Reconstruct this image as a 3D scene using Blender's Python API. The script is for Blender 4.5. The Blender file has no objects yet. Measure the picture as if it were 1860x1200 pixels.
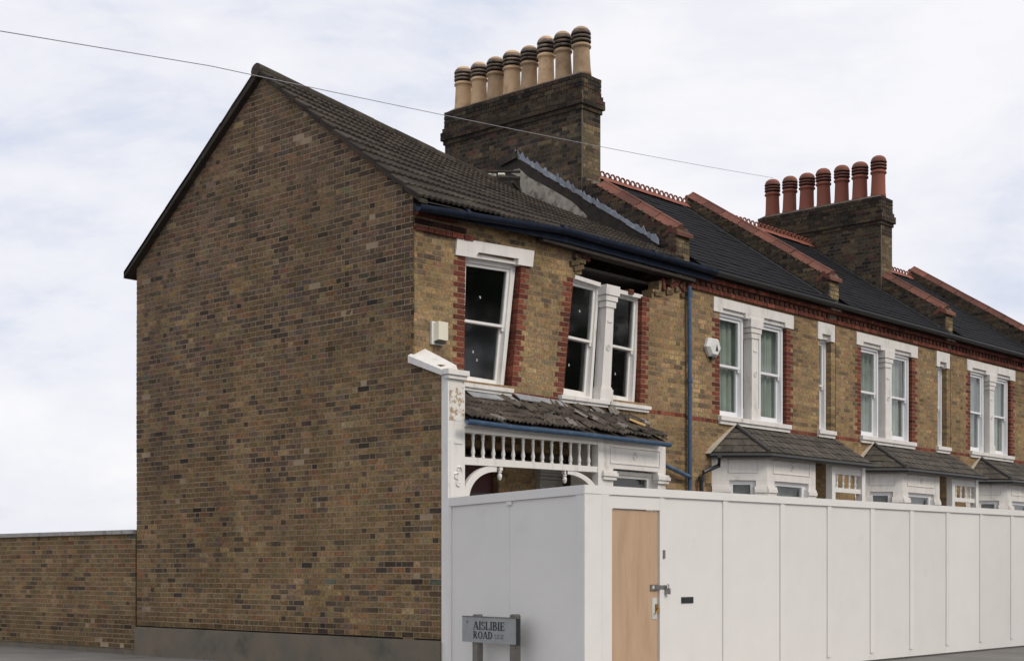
import bpy, math, random
from mathutils import Matrix, Vector
random.seed(7)
R = random.Random(11)
scene = bpy.context.scene

# ------------------------------------------------------------------ camera, sky, sun, exposure
CAM = Vector((-12.99, -13.37, 1.35)); FPX = 2635.0; AX = 930.0; HY = 1033.0
DV = Vector((.7436, .6686, 0)).normalized(); LV = Vector((DV.y, -DV.x, 0)); ZV = Vector((0, 0, 1))
cam = bpy.data.cameras.new('camera'); camo = bpy.data.objects.new('camera', cam)
scene.collection.objects.link(camo)
camo.matrix_world = Matrix.Translation(CAM) @ Matrix((LV, ZV, -DV)).transposed().to_4x4()
cam.sensor_fit = 'HORIZONTAL'; cam.sensor_width = 36.0; cam.lens = 36.0*FPX/1860.0
cam.shift_y = (HY-600.0)/1860.0
cam.clip_start = .1; cam.clip_end = 3000
scene.camera = camo

SUN_EL, SUN_AZ = math.radians(42), math.radians(173)     # azimuth clockwise from +Y
world = bpy.data.worlds.new('World'); scene.world = world; world.use_nodes = True
nt = world.node_tree; nt.nodes.clear()
def N(nt, t, **kw):
    n = nt.nodes.new(t)
    for k, v in kw.items():
        if k == 'ins':
            for a, b in v.items(): n.inputs[a].default_value = b
        else: setattr(n, k, v)
    return n
sky = N(nt, 'ShaderNodeTexSky', sky_type='NISHITA', sun_disc=False, sun_elevation=SUN_EL, sun_rotation=SUN_AZ, air_density=1.0, dust_density=2.0)
tc = N(nt, 'ShaderNodeTexCoord')
mp = N(nt, 'ShaderNodeMapping'); mp.inputs['Scale'].default_value = (1, 1, 2.6)
n1 = N(nt, 'ShaderNodeTexNoise', ins={'Scale': 4.2, 'Detail': 8.0, 'Roughness': .6, 'Distortion': .3})
n2 = N(nt, 'ShaderNodeTexNoise', ins={'Scale': 9.0, 'Detail': 6.0, 'Roughness': .6})
rmp = N(nt, 'ShaderNodeValToRGB'); rmp.color_ramp.elements[0].position = .34; rmp.color_ramp.elements[0].color = (7.0, 7.6, 9.2, 1)
rmp.color_ramp.elements[1].position = .62; rmp.color_ramp.elements[1].color = (10.5, 10.4, 10.7, 1)
e = rmp.color_ramp.elements.new(.47); e.color = (9.3, 9.4, 10.1, 1)
mixn = N(nt, 'ShaderNodeMix', data_type='FLOAT'); mixn.inputs[0].default_value = .3
mxs = N(nt, 'ShaderNodeMix', data_type='RGBA'); mxs.inputs[0].default_value = .93
bg = N(nt, 'ShaderNodeBackground'); bg.inputs['Strength'].default_value = .092
wo = N(nt, 'ShaderNodeOutputWorld')
L = nt.links.new
L(tc.outputs['Generated'], mp.inputs[0]); L(mp.outputs[0], n1.inputs['Vector']); L(mp.outputs[0], n2.inputs['Vector'])
L(n1.outputs['Fac'], mixn.inputs[2]); L(n2.outputs['Fac'], mixn.inputs[3]); L(mixn.outputs[0], rmp.inputs[0])
L(sky.outputs[0], mxs.inputs[6]); L(rmp.outputs[0], mxs.inputs[7]); L(mxs.outputs[2], bg.inputs[0]); L(bg.outputs[0], wo.inputs[0])

sl = bpy.data.lights.new('sun', 'SUN'); sl.energy = 1.5; sl.angle = math.radians(22); sl.color = (1.0, .92, .80)
so = bpy.data.objects.new('sun', sl); scene.collection.objects.link(so)
sd = Vector((math.sin(SUN_AZ)*math.cos(SUN_EL), math.cos(SUN_AZ)*math.cos(SUN_EL), math.sin(SUN_EL)))
so.rotation_euler = sd.to_track_quat('Z', 'Y').to_euler(); so.location = (0, -20, 30)
scene.view_settings.view_transform = 'Standard'; scene.view_settings.look = 'None'
scene.view_settings.exposure = 0.06; scene.view_settings.gamma = 1.0; scene.view_settings.use_curve_mapping = False

# ------------------------------------------------------------------ pixel -> place helpers
def ray(px, py): return DV + LV*((px-AX)/FPX) + ZV*((HY-py)/FPX)
def onY(px, py, y=0.0):
    d = ray(px, py); return CAM + d*((y-CAM.y)/d.y)
def onX(px, py, x):
    d = ray(px, py); return CAM + d*((x-CAM.x)/d.x)
def onP(px, py, P0, n):
    d = ray(px, py); return CAM + d*((Vector(P0)-CAM).dot(n)/d.dot(n))
def FX(px, py, y=0.0):
    p = onY(px, py, y); return (p.x, p.z)
def proj(p):
    v = Vector(p)-CAM; D = v.dot(DV)
    return (AX+FPX*v.dot(LV)/D, HY-FPX*v.z/D, D)
def lin(c):
    return tuple(((x/255)/12.92 if x/255 <= .04045 else ((x/255+.055)/1.055)**2.4) for x in c)
def alb(r, g, b, E): return tuple(min(.85, x/E) for x in lin((r, g, b)))

# ------------------------------------------------------------------ materials
MATS = {}
def new_mat(name):
    m = bpy.data.materials.new(name); m.use_nodes = True; MATS[name] = m
    return m, m.node_tree, m.node_tree.nodes['Principled BSDF']
def mat(name, col, rough=.8, col2=None, scale=6.0, bump=.0, bscale=None, metal=0, spec=.5, stain=None, stain_scale=1.5, stain_lo=.55, stain_hi=.7, stretch=(1, 1, 1), detail=5):
    """base colour varied by noise (col..col2), optional stain blotches, optional fine bump, all in world metres"""
    m, t, b = new_mat(name)
    g = N(t, 'ShaderNodeNewGeometry')
    mpn = N(t, 'ShaderNodeMapping'); mpn.inputs['Scale'].default_value = stretch
    t.links.new(g.outputs['Position'], mpn.inputs[0])
    c = col + (1,) if len(col) == 3 else col
    if col2 is None: col2 = tuple(x*.82 for x in col)
    nz = N(t, 'ShaderNodeTexNoise', ins={'Scale': scale, 'Detail': float(detail), 'Roughness': .6})
    t.links.new(mpn.outputs[0], nz.inputs['Vector'])
    r = N(t, 'ShaderNodeValToRGB'); r.color_ramp.elements[0].position = .32; r.color_ramp.elements[1].position = .68
    r.color_ramp.elements[0].color = c; r.color_ramp.elements[1].color = tuple(col2)+(1,)
    t.links.new(nz.outputs['Fac'], r.inputs[0]); out = r.outputs[0]
    if stain:
        nz2 = N(t, 'ShaderNodeTexNoise', ins={'Scale': stain_scale, 'Detail': 6.0, 'Roughness': .65})
        t.links.new(mpn.outputs[0], nz2.inputs['Vector'])
        r2 = N(t, 'ShaderNodeValToRGB'); r2.color_ramp.elements[0].position = stain_lo; r2.color_ramp.elements[1].position = stain_hi
        t.links.new(nz2.outputs['Fac'], r2.inputs[0])
        mx = N(t, 'ShaderNodeMix', data_type='RGBA'); t.links.new(r2.outputs[0], mx.inputs[0]); t.links.new(out, mx.inputs[6])
        mx.inputs[7].default_value = tuple(stain)+(1,); out = mx.outputs[2]
    if name in ('concrete_tile', 'old_tile', 'bay_tile', 'terracotta', 'hoarding_paint', 'buff_pot', 'pot_cap', 'lead'):
        oi = N(t, 'ShaderNodeObjectInfo'); amt = .04 if name == 'hoarding_paint' else .30
        mr = N(t, 'ShaderNodeMapRange', ins={'To Min': 1-amt, 'To Max': 1+amt}); t.links.new(oi.outputs['Random'], mr.inputs[0])
        vm = N(t, 'ShaderNodeVectorMath', operation='SCALE'); t.links.new(out, vm.inputs[0]); t.links.new(mr.outputs[0], vm.inputs['Scale']); out = vm.outputs[0]
    t.links.new(out, b.inputs['Base Color'])
    b.inputs['Roughness'].default_value = rough; b.inputs['Metallic'].default_value = metal
    b.inputs['Specular IOR Level'].default_value = spec
    if bump:
        nb = N(t, 'ShaderNodeTexNoise', ins={'Scale': bscale or scale*6, 'Detail': 4.0})
        t.links.new(mpn.outputs[0], nb.inputs['Vector'])
        bp = N(t, 'ShaderNodeBump', ins={'Strength': bump, 'Distance': .01}); t.links.new(nb.outputs['Fac'], bp.inputs['Height'])
        t.links.new(bp.outputs[0], b.inputs['Normal'])
    return m
def brick_mat(name, src, amount=.46):
    m, t, b = new_mat(name)
    if src == 'attr': s = N(t, 'ShaderNodeVertexColor', layer_name='tint').outputs[0]
    else: s = N(t, 'ShaderNodeObjectInfo').outputs['Color']
    g = N(t, 'ShaderNodeNewGeometry')
    nz = N(t, 'ShaderNodeTexNoise', ins={'Scale': 26.0, 'Detail': 5.0, 'Roughness': .65}); t.links.new(g.outputs['Position'], nz.inputs['Vector'])
    mr = N(t, 'ShaderNodeMapRange', ins={'From Min': .3, 'From Max': .7, 'To Min': 1-amount, 'To Max': 1+amount}); t.links.new(nz.outputs['Fac'], mr.inputs[0])
    mul = N(t, 'ShaderNodeVectorMath', operation='SCALE'); t.links.new(s, mul.inputs[0]); t.links.new(mr.outputs[0], mul.inputs['Scale'])
    # soot and lime smears
    n2 = N(t, 'ShaderNodeTexNoise', ins={'Scale': 1.3, 'Detail': 6.0, 'Roughness': .7}); t.links.new(g.outputs['Position'], n2.inputs['Vector'])
    m2 = N(t, 'ShaderNodeMapRange', ins={'From Min': .3, 'From Max': .7, 'To Min': .66, 'To Max': 1.28}); t.links.new(n2.outputs['Fac'], m2.inputs[0])
    mul2 = N(t, 'ShaderNodeVectorMath', operation='SCALE'); t.links.new(mul.outputs[0], mul2.inputs[0]); t.links.new(m2.outputs[0], mul2.inputs['Scale'])
    # burnt and iron-stained flecks shift the hue inside a brick
    n3 = N(t, 'ShaderNodeTexNoise', ins={'Scale': 13.0, 'Detail': 3.0, 'Roughness': .6}); t.links.new(g.outputs['Position'], n3.inputs['Vector'])
    r3 = N(t, 'ShaderNodeValToRGB'); r3.color_ramp.elements[0].position = .36; r3.color_ramp.elements[0].color = (.90, .97, 1.09, 1); r3.color_ramp.elements[1].position = .64; r3.color_ramp.elements[1].color = (1.13, 1.01, .88, 1)
    t.links.new(n3.outputs['Fac'], r3.inputs[0])
    mul3 = N(t, 'ShaderNodeVectorMath', operation='MULTIPLY'); t.links.new(mul2.outputs[0], mul3.inputs[0]); t.links.new(r3.outputs[0], mul3.inputs[1])
    t.links.new(mul3.outputs[0], b.inputs['Base Color']); b.inputs['Roughness'].default_value = .92; b.inputs['Specular IOR Level'].default_value = .25
    nb = N(t, 'ShaderNodeTexNoise', ins={'Scale': 90.0, 'Detail': 4.0}); t.links.new(g.outputs['Position'], nb.inputs['Vector'])
    bp = N(t, 'ShaderNodeBump', ins={'Strength': .5, 'Distance': .008}); t.links.new(nb.outputs['Fac'], bp.inputs['Height']); t.links.new(bp.outputs[0], b.inputs['Normal'])
    return m
brick_mat('brick_tinted', 'attr'); brick_mat('brick_single', 'object')
mat('mortar_side', (.385, .29, .19), .95, (.295, .218, .14), 5, .5, stain=(.18, .132, .082), stain_scale=.8, stain_lo=.48, stain_hi=.72)
mat('mortar_front', (.33, .232, .128), .95, (.25, .175, .095), 5, .4, stain=(.16, .115, .068), stain_scale=1.3, stain_lo=.52, stain_hi=.72)
mat('mortar_dark', (.15, .122, .088), .95, (.085, .07, .052), 5, .4)
mat('concrete_tile', (.064, .050, .039), .9, (.036, .029, .024), 3, .5, 60, spec=.25, stain=(.105, .095, .066), stain_scale=4, stain_lo=.55, stain_hi=.75)
mat('old_tile', (.125, .102, .08), .9, (.055, .046, .038), 7, .5, 60, spec=.25, stain=(.24, .205, .145), stain_scale=8, stain_lo=.6, stain_hi=.74)
mat('tile_pale', (.27, .245, .21), .92, (.17, .155, .135), 9, .5, 60, spec=.25)
mat('broken_clay', (.55, .33, .13), .9, (.40, .24, .10), 14, .4)
mat('slate', (.017, .0165, .0185), .9, (.011, .011, .0125), 9, .4, 60, spec=.12, stain=(.022, .021, .0215), stain_scale=3)
mat('bay_tile', (.085, .071, .055), .92, (.05, .042, .033), 8, .4, 60, stain=(.13, .125, .10), stain_scale=5)
mat('terracotta', (.185, .070, .047), .92, (.125, .050, .036), 5, .4, 60, stain=(.11, .065, .05), stain_scale=4, stain_lo=.58, stain_hi=.75)
mat('terracotta_red', (.24, .075, .044), .8, (.25, .08, .05), 6, .3, 60)
mat('buff_pot', (.60, .42, .245), .8, (.50, .335, .19), 5, .3, 60, stain=(.30, .185, .115), stain_scale=3.2, stain_lo=.5, stain_hi=.72)
mat('pot_cap', (.17, .13, .10), .9, (.25, .19, .14), 9, .4, 60, stain=(.07, .055, .05), stain_scale=6, stain_lo=.5, stain_hi=.65)
mat('sooty_gap_shade', (.03, .026, .024), .95)  # sooty louvre gaps, with the shade of the open slots put into the colour
mat('red_pot_cap', (.13, .055, .04), .9, (.2, .075, .05), 8, .3)
mat('stone_white', (.80, .77, .73), .7, (.70, .67, .63), 4, .2, 40, stain=(.44, .39, .32), stain_scale=4, stain_lo=.58, stain_hi=.78, stretch=(1.6, 1.6, .5))
mat('stone_grey', (.42, .40, .37), .85, (.33, .31, .28), 6, .3, stain=(.2, .18, .15), stain_scale=4)
mat('stone_fillet', (.60, .54, .44), .9, (.48, .42, .33), 6, .4)
mat('paint_white', (.82, .80, .76), .5, (.76, .74, .70), 6, .1, stain=(.5, .45, .38), stain_scale=6, stain_lo=.6, stain_hi=.8, stretch=(1.5, 1.5, .5))
mat('upvc', (.82, .82, .83), .35, (.79, .79, .80), 3)
mat('paint_peeling', (.78, .75, .70), .75, (.72, .69, .63), 5, .5, 30, stain=(.38, .27, .165), stain_scale=8, stain_lo=.50, stain_hi=.56)
mat('hoarding_paint', (.775, .755, .72), .6, (.745, .725, .69), 2.2, .12, 25, stain=(.69, .67, .635), stain_scale=2, stain_lo=.6, stain_hi=.85)
mat('plywood', (.53, .365, .235), .7, (.47, .315, .20), 3.0, .15, 30, stain=(.42, .275, .17), stain_scale=2.2, stretch=(3, 3, .35))
mat('gutter_blue', (.009, .017, .038), .6, (.006, .011, .024), 7, .1, spec=.2, stain=(.02, .03, .05), stain_scale=5)
mat('pipe_blue', (.05, .105, .19), .5, (.035, .075, .14), 6, .1, stain=(.10, .15, .2), stain_scale=9)
mat('lead', (.30, .33, .37), .6, (.19, .21, .25), 9, .3, 30, stain=(.47, .49, .51), stain_scale=6)
mat('lead_white', (.34, .345, .35), .75, (.22, .225, .235), 7, .3, 30)
mat('black_iron', (.02, .02, .02), .45)
mat('render_patch', (.50, .45, .38), .95, (.33, .29, .24), 9, 1.0, 14, stain=(.17, .14, .11), stain_scale=7, stain_lo=.5, stain_hi=.65)
mat('dark_band', (.05, .04, .033), .95, (.028, .024, .02), 9, .5)  # dark brown, for the wall band under the flashing and the roof deck
mat('plinth_cement', (.195, .158, .112), .95, (.14, .125, .10), 2.5, .4, 40, stain=(.10, .09, .072), stain_scale=1.4)
mat('cement_fillet', (.10, .097, .09), .95, (.06, .058, .055), 7, .5)
mat('timber_dark', (.062, .049, .038), .9, (.034, .027, .022), 9, .4)
mat('timber_grey', (.20, .175, .15), .9, (.15, .13, .11), 6, .2)
mat('interior', (.11, .10, .095), .95)
mat('curtain_net', (.46, .48, .43), .95, (.36, .38, .34), 4)
mat('door_red', (.085, .022, .02), .5)
mat('steel', (.34, .33, .31), .4, (.22, .21, .20), 20, metal=.8)
mat('brass', (.42, .24, .06), .35, (.3, .16, .04), 20, metal=.7)
mat('alarm_cream', (.78, .74, .60), .4, (.74, .70, .56), 5)
mat('alarm_white', (.78, .78, .74), .4)
mat('plastic_dark', (.03, .03, .032), .4)
mat('sign_grey', (.33, .345, .335), .5, (.28, .295, .29), 8, .1, stain=(.28, .29, .28), stain_scale=9)
mat('sign_black', (.012, .014, .016), .5)
mat('sign_faded', (.16, .15, .15), .6)
mat('post_grey', (.20, .185, .165), .85, (.15, .14, .125), 8, .3)
mat('pavement', (.19, .18, .165), .95, (.14, .13, .12), 1.2, .4, 60)
mat('asphalt', (.055, .055, .055), .95, (.042, .042, .043), 3, .6, 90)
mat('kerb_stone', (.25, .24, .225), .9, (.2, .19, .18), 4, .3)
mat('cable', (.34, .34, .36), .7)
mat('label_white', (.62, .62, .58), .6)
mat('leaf', (.075, .11, .035), .6, (.045, .07, .022), 2)
mat('bark', (.07, .055, .04), .95)
def glass_mat():
    m, t, b = new_mat('glass'); t.nodes.remove(b)
    o = t.nodes['Material Output']; fr = N(t, 'ShaderNodeFresnel', ins={'IOR': 1.42})
    tr = N(t, 'ShaderNodeBsdfTransparent'); tr.inputs[0].default_value = (.88, .91, .90, 1)
    gl = N(t, 'ShaderNodeBsdfGlossy', ins={'Roughness': .06}); gl.inputs[0].default_value = (.9, .9, .9, 1)
    g = N(t, 'ShaderNodeNewGeometry'); nz = N(t, 'ShaderNodeTexNoise', ins={'Scale': 2.5, 'Detail': 1.0}); t.links.new(g.outputs['Position'], nz.inputs['Vector'])
    bp = N(t, 'ShaderNodeBump', ins={'Strength': .035, 'Distance': .02}); t.links.new(nz.outputs['Fac'], bp.inputs['Height']); t.links.new(bp.outputs[0], gl.inputs['Normal'])
    inv = N(t, 'ShaderNodeMath', operation='SUBTRACT'); inv.inputs[0].default_value = 1.0; t.links.new(g.outputs['Backfacing'], inv.inputs[1])
    ml = N(t, 'ShaderNodeMath', operation='MULTIPLY'); t.links.new(fr.outputs[0], ml.inputs[0]); t.links.new(inv.outputs[0], ml.inputs[1])
    ml2 = N(t, 'ShaderNodeMath', operation='MULTIPLY'); t.links.new(ml.outputs[0], ml2.inputs[0]); ml2.inputs[1].default_value = 1.8
    mx = N(t, 'ShaderNodeMixShader'); t.links.new(ml2.outputs[0], mx.inputs[0]); t.links.new(tr.outputs[0], mx.inputs[1]); t.links.new(gl.outputs[0], mx.inputs[2]); t.links.new(mx.outputs[0], o.inputs[0])
glass_mat()

# ------------------------------------------------------------------ mesh helpers
COL = scene.collection
class MB:
    def __init__(s): s.v = []; s.f = []; s.m = []; s.c = []; s.mi = 0; s.col = None
    def face(s, ids):
        s.f.append(ids); s.m.append(s.mi); s.c.append(s.col)
    def hexa(s, p):                       # p: 4 points of one face (loop), then the 4 opposite points
        i = len(s.v); s.v += [tuple(q) for q in p]
        c = Vector((0, 0, 0))
        for q in p: c += Vector(q)
        c /= 8
        for q in ((0, 1, 2, 3), (7, 6, 5, 4), (0, 4, 5, 1), (1, 5, 6, 2), (2, 6, 7, 3), (3, 7, 4, 0)):
            a, b, d = (Vector(p[k]) for k in q[:3])
            nn = (b-a).cross(d-a); q2 = q if nn.dot(a-c) >= 0 else q[::-1]
            s.face(tuple(i+k for k in q2))
        return s
    def box(s, x0, x1, y0, y1, z0, z1):
        return s.hexa([(x0, y0, z0), (x1, y0, z0), (x1, y0, z1), (x0, y0, z1), (x0, y1, z0), (x1, y1, z0), (x1, y1, z1), (x0, y1, z1)])
    def xz(s, quad, y0, y1):              # quad of (x,z), extruded in y
        return s.hexa([(x, y0, z) for x, z in quad]+[(x, y1, z) for x, z in quad])
    def prism(s, poly, off):              # poly of 3D points, extruded by vector
        n = len(poly); i = len(s.v); off = Vector(off)
        s.v += [tuple(q) for q in poly]+[tuple(Vector(q)+off) for q in poly]
        nn = Vector((0, 0, 0))
        for k in range(n): nn += Vector(poly[k]).cross(Vector(poly[(k+1) % n]))
        fl = nn.dot(off) > 0
        s.face(tuple(range(i, i+n))[::-1] if fl else tuple(range(i, i+n)))
        s.face(tuple(range(i+n, i+2*n)) if fl else tuple(range(i+n, i+2*n))[::-1])
        for k in range(n):
            q = (i+k, i+(k+1) % n, i+n+(k+1) % n, i+n+k); s.face(q if fl else q[::-1])
        return s
    def tube(s, pts, r, seg=10, caps=True):
        pts = [Vector(p) for p in pts]; n = len(pts); base = len(s.v)
        for k, p in enumerate(pts):
            d = (pts[min(k+1, n-1)]-pts[max(k-1, 0)]).normalized()
            a = d.cross(ZV if abs(d.z) < .9 else Vector((1, 0, 0))).normalized(); b = d.cross(a)
            rr = r[k] if isinstance(r, (list, tuple)) else r
            for j in range(seg):
                t = 2*math.pi*j/seg; s.v.append(tuple(p+(a*math.cos(t)+b*math.sin(t))*rr))
        for k in range(n-1):
            for j in range(seg):
                s.face((base+k*seg+j, base+k*seg+(j+1) % seg, base+(k+1)*seg+(j+1) % seg, base+(k+1)*seg+j)[::-1])
        if caps:
            s.face(tuple(range(base, base+seg))); s.face(tuple(range(base+(n-1)*seg, base+n*seg))[::-1])
        return s
    def lathe(s, prof, c=(0, 0, 0), seg=16, mats=None):
        base = len(s.v); n = len(prof)
        for r, z in prof:
            for j in range(seg):
                t = 2*math.pi*j/seg; s.v.append((c[0]+r*math.cos(t), c[1]+r*math.sin(t), c[2]+z))
        for k in range(n-1):
            if mats: s.mi = mats[k]
            for j in range(seg):
                s.face((base+k*seg+j, base+k*seg+(j+1) % seg, base+(k+1)*seg+(j+1) % seg, base+(k+1)*seg+j))
        s.face(tuple(range(base, base+seg))[::-1]); s.face(tuple(range(base+(n-1)*seg, base+n*seg)))
        return s
    def mesh(s, name, mats, smooth=False):
        me = bpy.data.meshes.new(name); me.from_pydata(s.v, [], s.f)
        for m in ([mats] if isinstance(mats, str) else mats): me.materials.append(MATS[m])
        if any(s.m): me.polygons.foreach_set('material_index', s.m)
        if smooth: me.polygons.foreach_set('use_smooth', [True]*len(s.f))
        if s.c and s.c[0] is not None:
            ca = me.color_attributes.new('tint', 'FLOAT_COLOR', 'CORNER'); buf = []
            for f, c in zip(s.f, s.c): buf += (list(c)+[1.0])*len(f)
            ca.data.foreach_set('color', buf)
        me.update(); return me
    def build(s, name, mats, parent=None, smooth=False):
        return link(name, s.mesh(name, mats, smooth), parent)
BASES = {}
def link(name, me, parent=None, matrix=None):
    o = bpy.data.objects.new(name, me); COL.objects.link(o)
    if parent is not None:
        o.parent = parent
        if parent.name in BASES: o.matrix_parent_inverse = BASES[parent.name]
    if matrix is not None: o.matrix_basis = matrix
    return o
def tag(o, label, cat, group=None, kind=None):
    if label: o['label'] = label
    if cat: o['category'] = cat
    if group: o['group'] = group
    if kind: o['kind'] = kind
    return o
def thing(name, loc, label, cat, group=None):
    o = bpy.data.objects.new(name, None); COL.objects.link(o); o.location = loc; o.empty_display_size = .3
    BASES[o.name] = Matrix.Translation(Vector(loc)).inverted()
    return tag(o, label, cat, group)
def structure(o): o['kind'] = 'structure'; return o
def lerp(a, b, t): return a+(b-a)*t
def v3(p): return Vector(p)

# ------------------------------------------------------------------ bricklaying
def cut(spans, a, b):
    out = []
    for (s, e, k) in spans:
        if b <= s or a >= e: out.append((s, e, k)); continue
        if a > s: out.append((s, a, k))
        if b < e: out.append((b, e, k))
    return out
def poly_x(poly, z):
    xs = []
    n = len(poly)
    for i in range(n):
        (x0, z0), (x1, z1) = poly[i], poly[(i+1) % n]
        if (z0 <= z) != (z1 <= z): xs.append(x0+(x1-x0)*(z-z0)/(z1-z0))
    xs.sort(); return [(xs[i], xs[i+1]) for i in range(0, len(xs)-1, 2)]
CH = .075
class House:
    def __init__(s, root): s.root = root; s.bricks = []
def lay(H, parent, O, U, Nn, z0, z1, span, colf, depth=.09, warp=None, core=None, core_t=.22, proud=0.0, bond=0, rec=.0022):
    """lay courses; span(k,z)-> [(a,b,kind)]; core: MB that receives the mortar body behind"""
    O = v3(O); U = v3(U); Nn = v3(Nn); n = int(round((z1-z0)/CH))
    W = warp or (lambda u, z: (u, z, 0.0))
    def P(u, z, d):
        u2, z2, dn = W(u, z); return O+U*u2+ZV*z2+Nn*(d+dn)
    for k in range(n):
        za = z0+k*CH; zb = za+CH; zm = (za+zb)/2
        sp = span(k, zm)
        if core is not None:
            merged = []
            for a, b, kd in sorted(sp):
                if merged and a-merged[-1][1] < .004: merged[-1][1] = b
                else: merged.append([a, b])
            for a, b in merged:
                if b-a < .03: continue
                ns_ = max(1, int((b-a)/.4)) if warp else 1
                for i_ in range(ns_):
                  a2, b2 = lerp(a+.014, b-.014, i_/ns_), lerp(a+.014, b-.014, (i_+1)/ns_)
                  core.hexa([P(a2, za, -rec), P(b2, za, -rec), P(b2, zb, -rec), P(a2, zb, -rec), P(a2, za, -core_t), P(b2, za, -core_t), P(b2, zb, -core_t), P(a2, zb, -core_t)])
        for a, b, kd in sp:
            pcs = []
            if kd == 'q' or b-a < .16: pcs = [(a, b)]
            else:
                per = .335; ph = (k % 2)*.1675+bond
                s = math.floor((a-ph)/per)*per+ph
                while s < b:
                    for q0, q1 in ((s, s+.225), (s+.225, s+.335)):
                        q0 = max(q0, a); q1 = min(q1, b)
                        if q1-q0 > .001: pcs.append([q0, q1])
                    s += per
                if len(pcs) > 1 and pcs[0][1]-pcs[0][0] < .05: pcs[1][0] = pcs[0][0]; pcs.pop(0)
                if len(pcs) > 1 and pcs[-1][1]-pcs[-1][0] < .05: pcs[-2][1] = pcs[-1][1]; pcs.pop()
            for q0, q1 in pcs:
                j = .0048+R.random()*.0025; jz = .0046+R.random()*.0022
                pr = proud+R.gauss(0, .0009); u0, u1 = q0+j, q1-j
                if u1-u0 < .02: continue
                zz0 = za+jz+R.gauss(0, .0008); zz1 = zb-jz+R.gauss(0, .0008)
                f = [P(u0, zz0, pr), P(u1, zz0, pr), P(u1, zz1, pr), P(u0, zz1, pr)]
                H.bricks.append((f, Nn, .125 if kd == 'q' else depth, colf((q0+q1)/2, zm, kd), parent))
UNIT = MB().box(-.5, .5, -.5, .5, -.5, .5).mesh('brick', 'brick_single')
def finish_bricks(H, singles=300, name='brickwork', visible=lambda c: True):
    sc = []
    for i, (f, n, d, c, par) in enumerate(H.bricks):
        ctr = (f[0]+f[2])/2; p = [proj(q)[:2] for q in f]
        ar = abs(sum(p[k][0]*p[(k+1) % 4][1]-p[(k+1) % 4][0]*p[k][1] for k in range(4)))/2
        x, y, D = proj(ctr)
        if not (0 < x < 1860 and 0 < y < 1200) or (CAM-ctr).dot(n) < 0 or not visible((x, y, ctr)): ar = 0
        sc.append((ar, i))
    sc.sort(reverse=True)
    own = set(i for a, i in sc[:singles] if a > 0)
    mb = MB()
    for i, (f, n, d, c, par) in enumerate(H.bricks):
        if i in own:
            u = f[1]-f[0]; z = f[3]-f[0]; lu, lz = u.length, z.length; u.normalize()
            w = u.cross(n).normalized()
            if w.z < 0: w = -w
            m = Matrix((u*lu, n*d, w*lz)).transposed().to_4x4(); m.translation = (f[0]+f[2])/2-n*d/2
            o = link('brick', UNIT, par, m); o.color = (c[0], c[1], c[2], 1)
        else:
            mb.col = c; mb.hexa(list(f)+[q-n*d for q in f])
    if mb.f:
        o = mb.build(name, 'brick_tinted', H.root); o['kind'] = 'stuff'

def pick(ws):
    t = R.random()*sum(w for w, _ in ws)
    for w, c in ws:
        t -= w
        if t <= 0: return c
    return ws[-1][1]
def jit(c, a=.14):
    k = 1+R.gauss(0, a); return tuple(max(.005, x*k*(1+R.gauss(0, .03))) for x in c)
def vnoise(x, y, s=0):                    # smooth value noise in [0,1]
    def h(i, j): return random.Random((i*7919+j*104729+s*31) & 0xffffffff).random()
    i, j = math.floor(x), math.floor(y); fx, fy = x-i, y-j; fx = fx*fx*(3-2*fx); fy = fy*fy*(3-2*fy)
    return lerp(lerp(h(i, j), h(i+1, j), fx), lerp(h(i, j+1), h(i+1, j+1), fx), fy)
def toward(c, d, k): return tuple(lerp(a, b, k) for a, b in zip(c, d))
def col_gable(u, z, kd):
    q = vnoise(u*.9, z*.9, 1)*.65+vnoise(u*2.6, z*2.6, 2)*.35
    up = min(1, max(0, (z-2.6)/3.2+(q-.5)*1.3))
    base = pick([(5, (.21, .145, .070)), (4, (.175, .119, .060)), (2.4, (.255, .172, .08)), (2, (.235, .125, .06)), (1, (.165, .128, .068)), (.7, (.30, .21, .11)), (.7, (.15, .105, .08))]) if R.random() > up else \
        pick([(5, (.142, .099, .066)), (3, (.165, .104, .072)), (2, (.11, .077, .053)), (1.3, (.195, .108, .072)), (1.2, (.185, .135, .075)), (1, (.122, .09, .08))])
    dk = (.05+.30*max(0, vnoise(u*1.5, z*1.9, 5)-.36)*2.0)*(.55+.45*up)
    smear = min(.9, max(0, vnoise(u*1.1, z*1.6, 6)*.75+vnoise(u*4, z*4, 7)*.35-.16))*.62
    if R.random() < dk: base = pick([(2, (.070, .052, .038)), (4, (.095, .070, .048)), (4, (.115, .083, .055)), (.8, (.052, .042, .034))]); smear *= .25
    elif R.random() < .025: base = pick([(2, (.29, .21, .12)), (1, (.25, .135, .08)), (.5, (.10, .115, .08))])
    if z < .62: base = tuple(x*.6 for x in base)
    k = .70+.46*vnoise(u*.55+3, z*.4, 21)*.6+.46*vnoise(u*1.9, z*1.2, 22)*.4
    return jit(tuple(x*k for x in toward(base, (.245, .165, .08), smear)), .13)
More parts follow.
